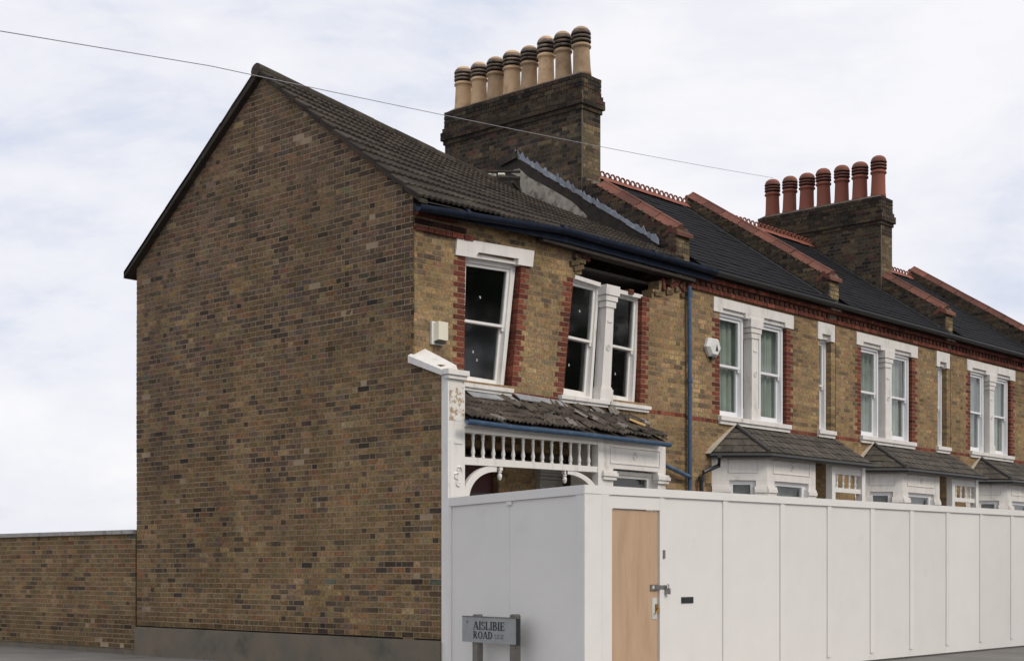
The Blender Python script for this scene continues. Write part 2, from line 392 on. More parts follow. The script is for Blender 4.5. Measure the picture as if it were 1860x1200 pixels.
def col_front(u, z, kd):
    if kd in ('q', 'r'): return jit(pick([(5, (.158, .046, .030)), (3, (.12, .036, .026)), (2, (.205, .066, .041))]), .12)
    if kd == 'rd': return jit((.05, .022, .018), .2)
    q = vnoise(u*1.3, z*1.3, 9); sm = min(.85, max(.1, vnoise(u*1.2, z*1.5, 12)*1.1-.05))
    base = pick([(5, (.335, .232, .112)), (3, (.275, .19, .094)), (2, (.375, .262, .13)), (2.4, (.175, .13, .08)), (1.2, (.11, .083, .057)), (1, (.275, .16, .09))])
    k = (.74+.30*q)*(1-.45*max(0, vnoise(u*.8+5, z*.9, 31)-.55)*2)
    return jit(toward(tuple(x*k for x in base), (.305, .217, .12), sm*.7), .09)
def col_dark(u, z, kd):
    base = pick([(4, (.088, .068, .046)), (3, (.065, .05, .036)), (2, (.12, .088, .052)), (1.2, (.10, .058, .042)), (1.5, (.04, .034, .028))])
    return jit(base, .2)

# ------------------------------------------------------------------ joinery helpers
def bil(q, a, b):                         # q: TL,TR,BR,BL of (x,z)
    (tl, tr, br, bl) = q
    x0, z0 = lerp(bl[0], br[0], a), lerp(bl[1], br[1], a); x1, z1 = lerp(tl[0], tr[0], a), lerp(tl[1], tr[1], a)
    return (lerp(x0, x1, b), lerp(z0, z1, b))
def sub(q, a0, a1, b0, b1): return [bil(q, a0, b0), bil(q, a1, b0), bil(q, a1, b1), bil(q, a0, b1)]
def sash_window(root, q, y, m='paint_white', fw=.055, sw=.045, curtain=None, stickers=(), mid=.5):
    """box frame (the part) with two sliding sashes and their panes (sub-parts); q in the facade plane, y is the frame's face"""
    w = ((q[1][0]-q[0][0])+(q[2][0]-q[3][0]))/2; h = ((q[0][1]-q[3][1])+(q[1][1]-q[2][1]))/2
    A, B = fw/w, fw/h
    mb = MB()
    mb.xz(sub(q, 0, A, 0, 1), y, y+.13).xz(sub(q, 1-A, 1, 0, 1), y, y+.13).xz(sub(q, A, 1-A, 1-B, 1), y+.001, y+.129).xz(sub(q, A, 1-A, 0, B*.7), y+.001, y+.129)
    win = mb.build('window', m, root)
    def sash(b0, b1, yy, bot, horn):
        a, c = sw/w, sw/h; s = MB()
        s.xz(sub(q, A, A+a, b0, b1), yy, yy+.04).xz(sub(q, 1-A-a, 1-A, b0, b1), yy, yy+.04)
        s.xz(sub(q, A+a, 1-A-a, b1-c, b1), yy+.001, yy+.039).xz(sub(q, A+a, 1-A-a, b0, b0+c*bot), yy+.001, yy+.039)
        if horn:                          # horns below the upper sash's stiles
            for a0 in (A, 1-A-a): s.xz(sub(q, a0+a*.1, a0+a*.9, b0-c*1.1, b0), yy+.004, yy+.034)
        s.build('sash', m, win)
        MB().xz(sub(q, A+a*.8, 1-A-a*.8, b0+c*.8*bot, b1-c*.8), yy+.018, yy+.022).build('pane', 'glass', win)
    sash(mid-.012, 1-B, y+.03, .8, True); sash(B*.7, mid+.012, y+.075, 1.6, False)
    for (a, b, tilt, up) in stickers:
        x, z = bil(q, a, b); yy = y+.03+.0155 if up else y+.075+.0155
        dx, dz = .009*math.cos(tilt), .009*math.sin(tilt); ex, ez = -.018*math.sin(tilt), .018*math.cos(tilt)
        MB().xz([(x-dx-ex, z-dz-ez), (x+dx-ex, z+dz-ez), (x+dx+ex, z+dz+ez), (x-dx+ex, z-dz+ez)], yy-.001, yy+.001).build('sticker', 'label_white', win)
    if curtain:
        cm = MB(); n = 40; x0, z0 = bil(q, .02, .01); x1, z1 = bil(q, .98, .99); x1 += .20; x0 -= .03
        for i in range(n+1):
            t = i/n; x = lerp(x0, x1, t); yy = y+.17+.04*math.sin(t*34+x)+.02*math.sin(t*63+x*3)
            cm.v += [(x, yy, z0), (x, yy+.01, z1)]
        for i in range(n): cm.face((2*i, 2*i+2, 2*i+3, 2*i+1))
        cm.build('curtain', curtain, win, True)
    return win
def pot_mesh(name, mats, h=.80, r=.145, k=1.0):
    p = [(r*1.08, 0), (r*1.06, .05), (r*1.0, .12), (r*.93, h*.52), (r*.95, h*.56), (r*1.1, h*.575), (r*1.12, h*.60), (r*1.02, h*.625), (r*.98, h*.64)]
    mt = [0]*8
    z = h*.64
    for i in range(3):
        p += [(r*.80, z+.012), (r*.80, z+.034), (r*1.09, z+.03), (r*1.13, z+.05), (r*1.09, z+.066)]; mt += [2, 2, 1, 1, 1]
        z += .066
    p += [(r*.98, h*.915), (r*.82, h*.955), (r*.55, h*.985), (r*.2, h)]; mt += [1, 0, 0, 0]
    return MB().lathe(p, seg=18, mats=mt).mesh(name, mats, True)
POT_BUFF = pot_mesh('chimney_pot', ['buff_pot', 'pot_cap', 'sooty_gap_shade'], .85, .149)
POT_RED = pot_mesh('chimney_pot', ['terracotta_red', 'red_pot_cap', 'sooty_gap_shade'], .90, .16)
# ==================================================================================================== GROUND
YG = 6.24        # rear face of the end house's gable
g = MB(); g.v = [(-900, -900, -.13), (900, -900, -.13), (900, 900, -.13), (-900, 900, -.13)]; g.face((0, 1, 2, 3))
structure(g.build('road', 'asphalt'))
pv = MB(); pv.box(-2.6, 60, -5.6, 40, -.125, 0.0); structure(pv.build('pavement', 'pavement'))
kb = MB()
for i in range(40):
    y = -5.6+i*.915; kb.box(-2.76, -2.604, y+.004, y+.911, -.128, .006)
structure(kb.build('kerb', 'kerb_stone'))
for i in range(26):                       # paving slabs along the gable side
    for j in range(3):
        y = -5.4+i*.92; MB().box(-2.58+j*.86, -2.58+j*.86+.85, y, y+.91, .0005, .004+R.random()*.004).build('paving_slab', 'pavement', bpy.data.objects['pavement'])

# ==================================================================================================== END HOUSE (damaged)
h1 = thing('terraced_house', (3.0, 3.1, 0), 'end house with large blank brick gable, collapsing front wall, sagging brown tiled roof', 'house')
H1 = House(h1)
WX = 6.02                                   # party line
def warp1(u, z):                             # the front has dropped at the gable corner and leans
    k = max(0, min(1, (z-3.0)/3.0)); return (u, z-(1-min(u, 6.1)/6.1)*.15*k, -.02*k*math.sin(min(1, u/6)*math.pi))
# gable wall (side)
EZ = 6.02; RZ = 8.40; RY = 3.12
def gable_span(k, z):
    lo = .0; hi = YG
    if z < 3.93-.0: lo = -.50
    elif z < 4.05: lo = -.50+(z-3.75)/.3*.5 if z > 3.75 else -.5
    if z > EZ-.1:
        lo = max(lo, (z-5.985)/.727-.2); hi = min(YG, RY+(RZ-.035-z)/.732)
    return [(lo, hi, 'b')] if hi-lo > .08 else []
core = MB()
gable_core_parent = None
cg = MB(); tmp_parent = None
gw = MB().box(.24, .26, .3, YG-.3, .1, 5.9).build('gable_wall', 'interior', h1)      # inner lining; the mortar body joins it below
def warpg(u, z): return (u, z+.035*(vnoise(u*.45+9, z*.12, 41)-.5)*min(1, max(0, (z-.5)/.6)), .02*(vnoise(u*.5, z*.5, 42)-.5))
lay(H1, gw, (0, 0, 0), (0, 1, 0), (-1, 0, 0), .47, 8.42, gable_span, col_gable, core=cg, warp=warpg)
cg.build('mortar', 'mortar_side', gw)
# cement plinth
pl = MB(); pl.hexa([(-.035, -.50, -.01), (-.035, YG, -.01), (-.035, YG, .44), (-.035, -.50, .44), (.2, -.50, -.01), (.2, YG, -.01), (.2, YG, .468), (.2, -.50, .468)])
pl.build('plinth', 'plinth_cement', h1)
# gable vent
vx = onX(672, 965, -.004)

# front wall with its openings
w1 = [FX(847, 456), FX(949, 472), FX(929, 702), FX(844, 685)]
w2 = [FX(1044, 502), FX(1167, 537), FX(1163, 735), FX(1024, 718)]
void = [FX(*p) for p in ((1064, 455), (1110, 458), (1180, 472), (1245, 495), (1240, 512), (1222, 508), (1218, 528), (1207, 527), (1205, 512), (1198, 512), (1197, 528), (1185, 530), (1184, 538), (1164, 535), (1044, 502), (1046, 497), (1060, 492), (1054, 480), (1067, 470))]
door1 = [(.55, 2.9), (1.35, 2.9), (1.35, 0), (.55, 0)]
STR = 3.80
def front_span(k, z):
    zt = z
    sp = [(.0, WX, 'b')]
    if z > 5.82 or z < .0: pass
    if abs(z-STR) < CH*.5: sp = [(.0, WX, 'r')]
    for poly in (w1, w2, void):
        pz = lambda u: z
        for a, b in poly_x(poly, zw(a0(poly), z)): sp = cut(sp, a, b)
    for poly, r0 in ((w1, .235), (w2, .235)):
        zz = zw(a0(poly), z)
        for a, b in poly_x(poly, zz):
            wl = .235 if k % 2 else .155
            if poly is w2 and zz > w2[0][1]-.02: continue
            sp = cut(sp, a-wl, a); sp.append((a-wl, a, 'q'))
            wr = .20 if k % 2 else .13
            sp = cut(sp, b, b+wr); sp.append((b, b+wr, 'q'))
    return sp
def a0(poly): return sum(p[0] for p in poly)/len(poly)
def zw(u, z): return warp1(u, z)[1]
fw = MB().box(.25, WX-.02, .26, .27, 0, 2.4).build('front_wall', 'interior', h1)
cf = MB()
def low_front(k, z): return cut([(.0, WX, 'b')], .32, 3.9)
YR = .24; dx0, dx1 = onY(846, 870, YR).x, onY(905, 870, YR).x; fx0, fx1 = onY(842, 820, YR).x, onY(977, 820, YR).x
def recess_span(k, z):
    sp = cut([(.30, 4.2, 'b')], dx0, dx1)
    return cut(sp, fx0, fx1) if 2.76 < z < 2.97 else sp
lay(H1, fw, (0, YR, 0), (1, 0, 0), (0, -1, 0), 1.8, 3.0, recess_span, col_front, core=cf)
lay(H1, fw, (0, 0, 0), (1, 0, 0), (0, -1, 0), 1.8, 3.0, low_front, col_front, core=cf, warp=None)
def mid_front(k, z): return front_span(k, z)
lay(H1, fw, (0, 0, 0), (1, 0, 0), (0, -1, 0), 3.0, 6.15, mid_front, col_front, core=cf, warp=warp1)
cf.box(.014, .30, .008, .22, 0, 1.8); cf.box(3.9, WX, .008, .22, 0, 1.8); cf.box(.30, dx0, YR+.01, YR+.2, 0, 1.8); cf.box(dx1, 4.2, YR+.01, YR+.2, 0, 1.8)
cf.build('mortar', 'mortar_front', fw)
# broken-off red corbel courses at the corner
H1c = MB().box(.02, .74, .0, .15, 5.975, 5.99).build('cornice', 'timber_dark', h1)
def crow(x1, kd): return lambda k, z: [(0.003, x1, kd)]
def warpc(dz): return lambda u, z: (u, z-(1-u/6.1)*.16+dz, 0)
lay(H1, H1c, (0, 0, 0), (1, 0, 0), (0, -1, 0), 5.85, 5.925, crow(1.08, 'r'), col_front, proud=.035, warp=warpc(0), depth=.12)
lay(H1, H1c, (0, 0, 0), (1, 0, 0), (0, -1, 0), 5.94, 6.015, crow(.97, 'rd'), col_front, proud=.012, warp=warpc(0), depth=.1)
lay(H1, H1c, (0, 0, 0), (1, 0, 0), (0, -1, 0), 6.04, 6.115, crow(.74, 'r'), col_front, proud=.07, warp=warpc(0), depth=.16)
# loose bricks hanging at the edge of the void
for (px, py, a, c) in ((1046, 466, .1, 0), (1058, 462, .3, 0), (1041, 478, .2, 0), (1051, 474, -.1, 0), (1048, 487, .3, 0), (1060, 468, -.2, 1), (1202, 518, 1.4, 1), (1192, 534, .1, 0), (1213, 531, .2, 0), (1222, 517, .5, 1), (1234, 516, .9, 1), (1228, 526, .2, 0), (1240, 524, .6, 1), (1246, 533, .3, 0), (1238, 537, .1, 0)):
    p = onY(px, py, .03); o = link('brick', UNIT, fw, Matrix.Translation(p) @ Matrix.Rotation(-a, 4, 'Y') @ Matrix.Rotation(R.uniform(-.3, .3), 4, 'Z') @ Matrix.Diagonal((.2, .1, .065, 1)))
    o.color = (*(jit((.13, .095, .055)) if c == 0 else jit((.12, .042, .03))), 1)
# rooms behind the openings
rm = MB(); rm.box(.27, WX-.05, 3.6, 3.65, 2.9, 5.75).box(.27, WX-.05, .24, 3.6, 2.86, 2.9).box(.27, WX-.05, .24, 3.6, 5.80, 5.84).box(2.9, 3.0, .26, 3.6, 2.9, 5.8).box(WX-.1, WX-.05, .24, 3.6, 2.9, 5.8)
rm.build('room', 'interior', h1)
MB().box(.1, WX, YG-.22, YG, 0, 6.1).build('rear_wall', 'mortar_side', h1)
MB().box(.24, 4.2, .225, 1.0, 3.0, 3.03).build('porch_ceiling', 'timber_grey', h1)
MB().box(onY(980, 820, .2).x, onY(1092, 820, .2).x, .2, .222, onY(1000, 853, .2).z, 2.999).build('porch_panel', 'timber_grey', h1)
pd = MB().box(dx0, dx1, YR+.1, YR+.15, 0.02, 2.30); pd.box(dx0, dx1, YR+.101, YR+.145, 2.33, 2.76); MB().box(.3, 3.4, YR+.5, YR+.52, 2.5, 3.0).build('porch_recess', 'interior', h1); pd.build('front_door', 'door_red', h1)

# windows of the damaged front
q1 = [FX(842, 465, .1), FX(937, 479, .1), FX(914, 708, .1), FX(838, 695, .1)]
q1[0] = (w1[0][0], q1[0][1]); q1[3] = (w1[3][0], q1[3][1])
sash_window(h1, q1, .1, fw=.075, stickers=((.42, .70, .6, True), (.38, .27, .1, False), (.47, .21, .0, False)))
q2 = [FX(1044, 505, .09), FX(1089, 517, .09), FX(1075, 726, .09), FX(1024, 716, .09)]
q2[0] = (w2[0][0]-.02, q2[0][1]); q2[3] = (w2[3][0]-.02, q2[3][1])
sash_window(h1, q2, .09, stickers=((.5, .74, .5, True), (.38, .27, 0, False)))
q3 = [FX(1106, 523, .09), FX(1162, 537, .09), FX(1152, 735, .09), FX(1090, 724, .09)]
sash_window(h1, q3, .09, stickers=((.52, .26, .1, False),))
# left lintel
lt = [FX(829, 432), FX(969, 456), FX(966, 485), FX(826, 463)]
lm = MB(); i0, i1 = .24, .80
lm.xz(sub(lt, 0, 1, .36, 1), -.02, .11); lm.xz(sub(lt, 0, i0, 0, .36), -.0195, .109); lm.xz(sub(lt, i1, 1, 0, .36), -.0195, .109)
lm.prism([Vector((bil(lt, i0, .36)[0], -.0195, bil(lt, i0, .36)[1])), Vector((bil(lt, i0+.04, .36)[0], -.0195, bil(lt, i0+.04, .36)[1])), Vector((bil(lt, i0, 0)[0], -.0195, bil(lt, i0, 0)[1]))], (0, .1, 0))
lm.xz(sub(lt, i0, i1, .05, .36), .03, .11)
lm.build('lintel', 'stone_white', h1)
# sills
def sill(root, q, y=-.07, back=.14, m='stone_white', split=None):
    rng = [(0, 1)] if not split else [(0, split), (split+.012, 1)]
    for s0, s1 in rng:
        mb = MB(); mb.xz(sub(q, s0, s1, .45, 1), y, back); mb.xz(sub(q, s0+.006, s1-.006, 0, .45), y+.03, back-.02); mb.build('sill', m, root)
sill(h1, [FX(838, 693, -.07), FX(934, 706, -.07), FX(933, 719, -.07), FX(838, 706, -.07)])
sill(h1, [FX(1021, 716, -.07), FX(1184, 738, -.07), FX(1183, 749, -.07), FX(1021, 729, -.07)], split=.52)
# pier between the paired sashes
def pier(root, q, y, back=.12, m='stone_white', cap=.09, base=.12):
    mb = MB(); mb.xz(sub(q, .12, .88, base, 1-cap*2.1), y, back)
    for b0, b1, e in ((1-cap*.95, 1.0, .22), (1-cap*1.5, 1-cap, .1), (1-cap*2.1, 1-cap*1.55, .0)): mb.xz(sub(q, -e, 1+e, b0, b1), y-.015-e*.12, back-.004)
    mb.xz(sub(q, -.02, 1.02, 0, base*.85), y-.018, back-.003); mb.xz(sub(q, .05, .95, base*.85, base), y-.008, back-.002)
    mb.xz(sub(q, .30, .70, .68, .70), y-.012, y+.01)
    o = mb.build('window_pier', m, root)
    c = bil(q, .5, .46); t = MB()
    for rr in (.045, .022):
        pts = [(c[0]+rr*math.cos(a*math.pi/8), y-.002, c[1]+rr*math.sin(a*math.pi/8)) for a in range(17)]; t.tube(pts, .008, 6, False)
    t.build('roundel', m, o); return o
pier(h1, [FX(1102, 517, -.03), FX(1119, 521, -.03), FX(1111, 729, -.03), FX(1089, 726, -.03)], -.03)
# dressed stone heads left over the paired sashes
for a, b in (((1040, 499), (1090, 515)), ((1116, 525), (1166, 537))):
    x0, z0 = FX(a[0], a[1], .05); x1, z1 = FX(b[0], b[1], .05)
    MB().xz([(x0-.02, z0-.05), (x1, z1-.05), (x1, z1+.01), (x0-.05, z0+.01)], .035, .16).build('window_head', 'stone_white', h1)

# roof: bilinear sagging sheet from eaves to ridge
def S(u, v):
    a = Vector((-.10, lerp(-.20, RY, v), lerp(EZ+.05, 8.47, v))); b = Vector((5.66, lerp(-.20, RY, v), lerp(6.20, 7.74, v)))
    p = a.lerp(b, u); p.z -= .10*math.sin(math.pi*v)*math.sin(math.pi*u)*.6; return p
def tile_mesh(name, m, w=.30, l=.42, ribs=3, h=.020, t=.022, broken=None):
    mb = MB(); n = ribs*4; prof = []
    for i in range(n+1):
        x = w*i/n*1.02; k = (i % 4); prof.append((x, (0, .0, h, h)[k] if i < n else 0))
    for x, z in prof: mb.v += [(x, 0, z), (x, l, z), (x, 0, z-t)]
    for i in range(n):
        a, b = 3*i, 3*i+3; mb.face((a, b, b+1, a+1)); mb.face((a+2, b+2, b, a))
    mb.face((0, 1, 2)); k = 3*n; mb.face((k, k+2, k+1))
    return mb.mesh(name, m)
TILE = tile_mesh('roof_tile', 'concrete_tile', t=.034, h=.016)
rdk = MB(); nu, nv = 10, 6
for i in range(nu+1):
    for j in range(nv+1):
        p = S(i/nu, j/nv*.985); rdk.v.append((max(p.x, .04), p.y, p.z-.05))
for i in range(nu):
    for j in range(nv): k = i*(nv+1)+j; rdk.face((k, k+nv+1, k+nv+2, k+1))
roof = rdk.build('roof', 'dark_band', h1)
NC, NR = 19, 12
for j in range(NR):
    for i in range(NC):
        u, v = (i+.0)/NC, j/NR
        if u+v > 1.80 and j >= 10 and i >= 16: continue
        p = S(u, v); du = (S(u+.05, v)-S(u, v)).normalized(); dv = (S(u, min(v+.08, 1.02))-S(u, v)).normalized()
        nn = du.cross(dv).normalized(); dv2 = (dv*.42-nn*.042).normalized(); n2 = du.cross(dv2).normalized()
        du2 = dv2.cross(n2)
        s = (S(u+1/NC, v)-S(u, v)).length/.30
        m = Matrix((du2*s, dv2*(.86 if j == NR-1 else 1), n2)).transposed().to_4x4(); m.translation = p+nn*(.024+R.gauss(0, .002))+dv*R.gauss(0, .003)
        if i >= 17 and R.random() < .3: m = m @ Matrix.Rotation(R.uniform(-.06, .06), 4, 'Z')
        link('roof_tile', TILE, roof, m)
rb = MB()
RT = MB().tube([(0, 0, 0), (.44, 0, 0)], .105, 12).mesh('ridge_tile', 'concrete_tile')
for i in range(11):
    p = S(i/13, 1.0); q = S((i+1)/13, 1.0); d = (q-p).normalized(); z = Vector((0, 0, 1)); y = z.cross(d).normalized(); z = d.cross(y)
    m = Matrix((d, y, z)).transposed().to_4x4(); m.translation = p+Vector((0, 0, -.035+R.gauss(0, .004))); link('ridge_tile', RT, roof, m)
# rear slope
MB().hexa([(-.1, RY, RZ+.02), (5.66, RY, 7.80), (5.66, YG+.2, 6.02), (-.1, YG+.2, 6.02), (-.1, RY, RZ-.08), (5.66, RY, 7.70), (5.66, YG+.2, 5.92), (-.1, YG+.2, 5.92)]).build('rear_roof', 'concrete_tile', h1)
# verge strips (mortar bedding and tile ends) on both rakes
for (ya, za, yb, zb) in ((-.2, EZ-.02, RY, RZ+.0), (YG+.2, 5.97, RY, RZ-.0)):
    for t in range(12):
        a, b = t/12, (t+1)/12; y0, z0 = lerp(ya, yb, a), lerp(za, zb, a)+R.gauss(0, .004); y1, z1 = lerp(ya, yb, b)-.003, lerp(za, zb, b)+R.gauss(0, .004)
        MB().hexa([(-.10, y0, z0+.004), (-.10, y1, z1+.004), (-.10, y1, z1+.055), (-.10, y0, z0+.055), (.05, y0, z0+.004), (.05, y1, z1+.004), (.05, y1, z1+.05), (.05, y0, z0+.05)]).build('verge_tile', 'concrete_tile', h1)
# broken timbers and tile edges where the ridge has pulled from the party wall
for (a, b, w) in (((888, 312), (945, 312), .05), ((905, 322), (944, 324), .07), ((930, 330), (944, 346), .06)):
    p, q = onX(*a, 5.2), onX(*b, 5.6); MB().tube([p, q], w*.5, 6).build('broken_rafter', 'timber_dark', h1)
for (a, b) in (((888, 317), (901, 318)), ((905, 317), (917, 317))):
    p, q = onX(*a, 5.25), onX(*b, 5.3); MB().tube([p, q], .025, 5).build('batten_end', 'alarm_cream', h1)

# eaves: fascia, soffit board, gutter
GL = [onY(752, 370, -.21), onY(1030, 416, -.21), onY(1300, 491, -.21)]
GL[0].x = -.13
def gutter(root, pts, m, r=.06, name='gutter'):
    mb = MB(); n = len(pts)
    prof = [(math.cos(math.pi+math.pi*k/8)*r, math.sin(math.pi+math.pi*k/8)*r) for k in range(9)]; prof = [(-r, .022)]+prof+[(r, .022), (r-.008, .02)]+[(x*.86, z*.86+.003) for x, z in prof[::-1]]+[(-r+.008, .02)]
    k = len(prof)
    for p in pts:
        for a, z in prof: mb.v.append((p[0], p[1]+a, p[2]+z))
    for i in range(n-1):
        for j in range(k): mb.face((i*k+j, (i+1)*k+j, (i+1)*k+(j+1) % k, i*k+(j+1) % k)[::-1])
    mb.face(tuple(range(k))); mb.face(tuple(range((n-1)*k, n*k))[::-1])
    return mb.build(name, m, root)
gutter(h1, [p+Vector((0, 0, -.02)) for p in GL], 'gutter_blue', .062)
for i in range(3):
    a, b = (GL[0], GL[1]) if i < 2 else (GL[1], GL[2]); p = a.lerp(b, (.3, .97, .55)[i])
    MB().tube([p+Vector((-.03, 0, -.02)), p+Vector((.03, 0, -.02))], .068, 12).build('gutter_joint', 'gutter_blue', h1)
fm = MB()
for a, b in ((GL[0], GL[1]), (GL[1], GL[2])):
    fm.hexa([(a.x, -.145, a.z-.17), (b.x, -.145, b.z-.17), (b.x, -.145, b.z+.03), (a.x, -.145, a.z+.03), (a.x, -.12, a.z-.17), (b.x, -.12, b.z-.17), (b.x, -.12, b.z+.03), (a.x, -.12, a.z+.03)])
fm.v = [(x, y, z+(.11 if (z < 5.95 and x < .2) else 0)) for x, y, z in fm.v]
fm.build('fascia', 'gutter_blue', h1)
sf = MB(); a, b = onY(985, 436, -.10), onY(1262, 511, -.10)
sf.hexa([(a.x, -.118, a.z-.01), (b.x, -.118, b.z-.01), (b.x, -.118, b.z+.035), (a.x, -.118, a.z+.035), (a.x, .10, a.z-.0), (b.x, .10, b.z-.0), (b.x, .10, b.z+.03), (a.x, .10, a.z+.03)])
sf.build('wall_plate', 'timber_dark', h1)

# porch wing wall: pilaster, coping
pq = [(0.0, 3.80), (.33, 3.80)]
px0 = onY(815, 690, -.62).x; px1 = onY(845, 690, -.62).x
wing = MB(); wing.box(.1, px1, -.50, -.006, 0, 3.78).build('porch_wall', 'mortar_front', h1)
pm = MB(); pm.box(-.006, px1, -.615, -.502, 0, 3.79).box(.03, px1-.03, -.622, -.614, .1, 2.98)
pil = pm.build('pilaster', 'paint_white', h1)
MB().box(.02, px1-.015, -.6185, -.614, 3.22, 3.72).build('peeling_paint', 'paint_peeling', pil)
MB().box(.10, px1-.06, -.634, -.62, 2.93, 2.96).build('moulding', 'paint_white', pil)
sc_ = MB()
for i in range(3):
    cx, cz = lerp(.02, px1, .5)+.02*(-1)**i, 2.60-i*.085; pts = [(cx+(.055-.006*k)*math.cos(k*.7+i), -.628, cz+(.055-.006*k)*math.sin(k*.7+i)) for k in range(9)]; sc_.tube(pts, [.016-.001*k for k in range(9)], 6)
sc_.build('scroll_ornament', 'paint_white', pil)
cp = MB(); zc0 = onX(750, 655, -.03).z; 
cp.hexa([(-.07, .04, zc0-.02), (.27, .04, zc0-.02), (.20, .04, zc0+.20), (-.07, .04, zc0+.07), (-.07, -.56, 3.78), (.27, -.56, 3.78), (.20, -.56, 3.93), (-.07, -.56, 3.85)])
cp.build('coping_stone', 'stone_white', h1)
cp = MB(); cp.box(-.06, px1+.02, -.68, -.565, 3.79, 3.855); cp.box(-.035, px1, -.655, -.566, 3.74, 3.789); cp.build('coping_cap', 'stone_white', h1)

# porch roof with slipped tiles
XA, XB = px1, onY(1216, 800, -.74).x
ZT0, ZT1 = FX(844, 716, 0)[1], FX(1165, 757, 0)[1]
ZB0, ZB1 = FX(850, 757, -.72)[1], FX(1213, 797, -.72)[1]
def PS(u, v):
    x = lerp(XA, XB, u); return Vector((x-(v*.18 if u > .97 else 0), lerp(-.74, -.01, v), lerp(lerp(ZB0, ZB1, u), lerp(ZT0, ZT1, u), v)-.03*math.sin(u*9)*math.sin(math.pi*v)))
dk = MB()
for i in range(9):
    for v in (0, 1): p = PS(i/8*.985, v); dk.v.append((p.x, p.y, p.z-.045))
for i in range(8): dk.face((2*i, 2*i+2, 2*i+3, 2*i+1))
proof = dk.build('porch_roof', 'timber_dark', h1)
PT = tile_mesh('porch_tile', 'old_tile', .255, .34, 3, .018, .02); PH = tile_mesh('porch_tile', 'old_tile', .17, .22, 2, .018, .02); PG = tile_mesh('porch_tile', 'tile_pale', .15, .20, 2, .016, .02); PC = tile_mesh('porch_tile', 'broken_clay', .12, .25, 1, .012, .02)
NX, NV = 18, 4
for j in range(NV):
    for i in range(NX):
        u, v = i/NX, j/NV*.93; dmg = min(1, .15+u*1.0)*(1.0 if j < 3 else .7)
        if R.random() < .07*dmg and j > 0: continue
        p = PS(u, v); du = (PS(u+.05, v)-PS(u, v)).normalized(); dv = (PS(u, v+.1)-PS(u, v)).normalized(); nn = du.cross(dv).normalized()
        dv2 = (dv*.34-nn*.03).normalized(); n2 = du.cross(dv2)
        half = R.random() < .35*dmg
        m = Matrix((du, dv2, n2)).transposed().to_4x4(); m.translation = p+nn*(.02+abs(R.gauss(0, .012))*dmg)+dv*R.gauss(0, .03)*dmg
        m = m @ Matrix.Rotation(R.gauss(0, .10)*dmg, 4, 'Z') @ Matrix.Rotation(R.gauss(0, .06)*dmg, 4, 'X') @ Matrix.Rotation(R.gauss(0, .06)*dmg, 4, 'Y')
        link('porch_tile', (PG if R.random() < .25 else PH) if half else PT, proof, m)
for i in range(34):                          # fragments
    u, v = R.uniform(.25, .98), R.uniform(.02, .9); p = PS(u, v); du = (PS(u+.02, v)-PS(u, v)).normalized(); dv = (PS(u, v+.1)-PS(u, v)).normalized(); nn = du.cross(dv)
    m = Matrix((du, dv, nn)).transposed().to_4x4(); m.translation = p+nn*R.uniform(.035, .06)
    m = m @ Matrix.Rotation(R.uniform(-.9, .9), 4, 'Z') @ Matrix.Rotation(R.gauss(0, .10), 4, 'X') @ Matrix.Rotation(R.gauss(0, .12), 4, 'Y'); link('tile_fragment', PG if i % 4 == 0 else (PH if R.random() < .85 else PT), proof, m)
p = PS(.915, .25)
m = Matrix.Translation(p+Vector((0, 0, .10))) @ Matrix.Rotation(.45, 4, 'X') @ Matrix.Rotation(.55, 4, 'Z'); link('porch_tile', PC, proof, m)['label'] = 'orange broken clay tile'
for (a, b, h) in (((846, 712), (930, 722), .05), ((932, 717), (1020, 731), .07), ((1040, 740), (1100, 752), .09), ((1098, 750), (1168, 762), .05)):   # torn flashing
    p, q = onY(*a, -.02), onY(*b, -.02)
    MB().hexa([(p.x, -.022, p.z+h*.4), (q.x, -.022, q.z+h*.4), (q.x, -.15, q.z-.06), (p.x, -.15, p.z-.06), (p.x, -.018, p.z+h*.4), (q.x, -.018, q.z+h*.4), (q.x, -.146, q.z-.075), (p.x, -.146, p.z-.075)]).build('flashing', 'lead_white', proof)
GP = [onY(848, 764, -.80), onY(930, 775, -.80), onY(1040, 786, -.80), onY(1100, 793, -.80), onY(1217, 807, -.80)]
gutter(h1, GP, 'pipe_blue', .042)
# porch frieze: beam, balusters, rail, arched brackets
YP = -.60
def bar(q, y0, y1): return MB().xz(q, y0, y1)
BT = [onY(845, 772, YP), onY(1090, 797, YP)]
x0, x1 = px1, onY(1088, 800, YP).x
def zl(a, b, x):                              # height on the line through two photo points, at x
    p, q = onY(*a, YP), onY(*b, YP); return p.z+(q.z-p.z)*(x-p.x)/(q.x-p.x)
def strip(top, bot): return [(x0, zl(*top, x0)), (x1, zl(*top, x1)), (x1, zl(*bot, x1)), (x0, zl(*bot, x0))]
T1 = ((845, 772), (1088, 797)); T2 = ((845, 785), (1085, 807)); R1 = ((845, 829), (1085, 847)); R2 = ((845, 843), (1085, 857))
fr = bar(strip(T1, T2), YP, YP+.09); fr.xz(strip(((845, 768), (1088, 793)), ((845, 774), (1088, 799))), YP-.03, YP+.1); fr.xz(strip(R1, R2), YP+.004, YP+.08)
frieze = fr.build('porch_frieze', 'paint_white', h1)
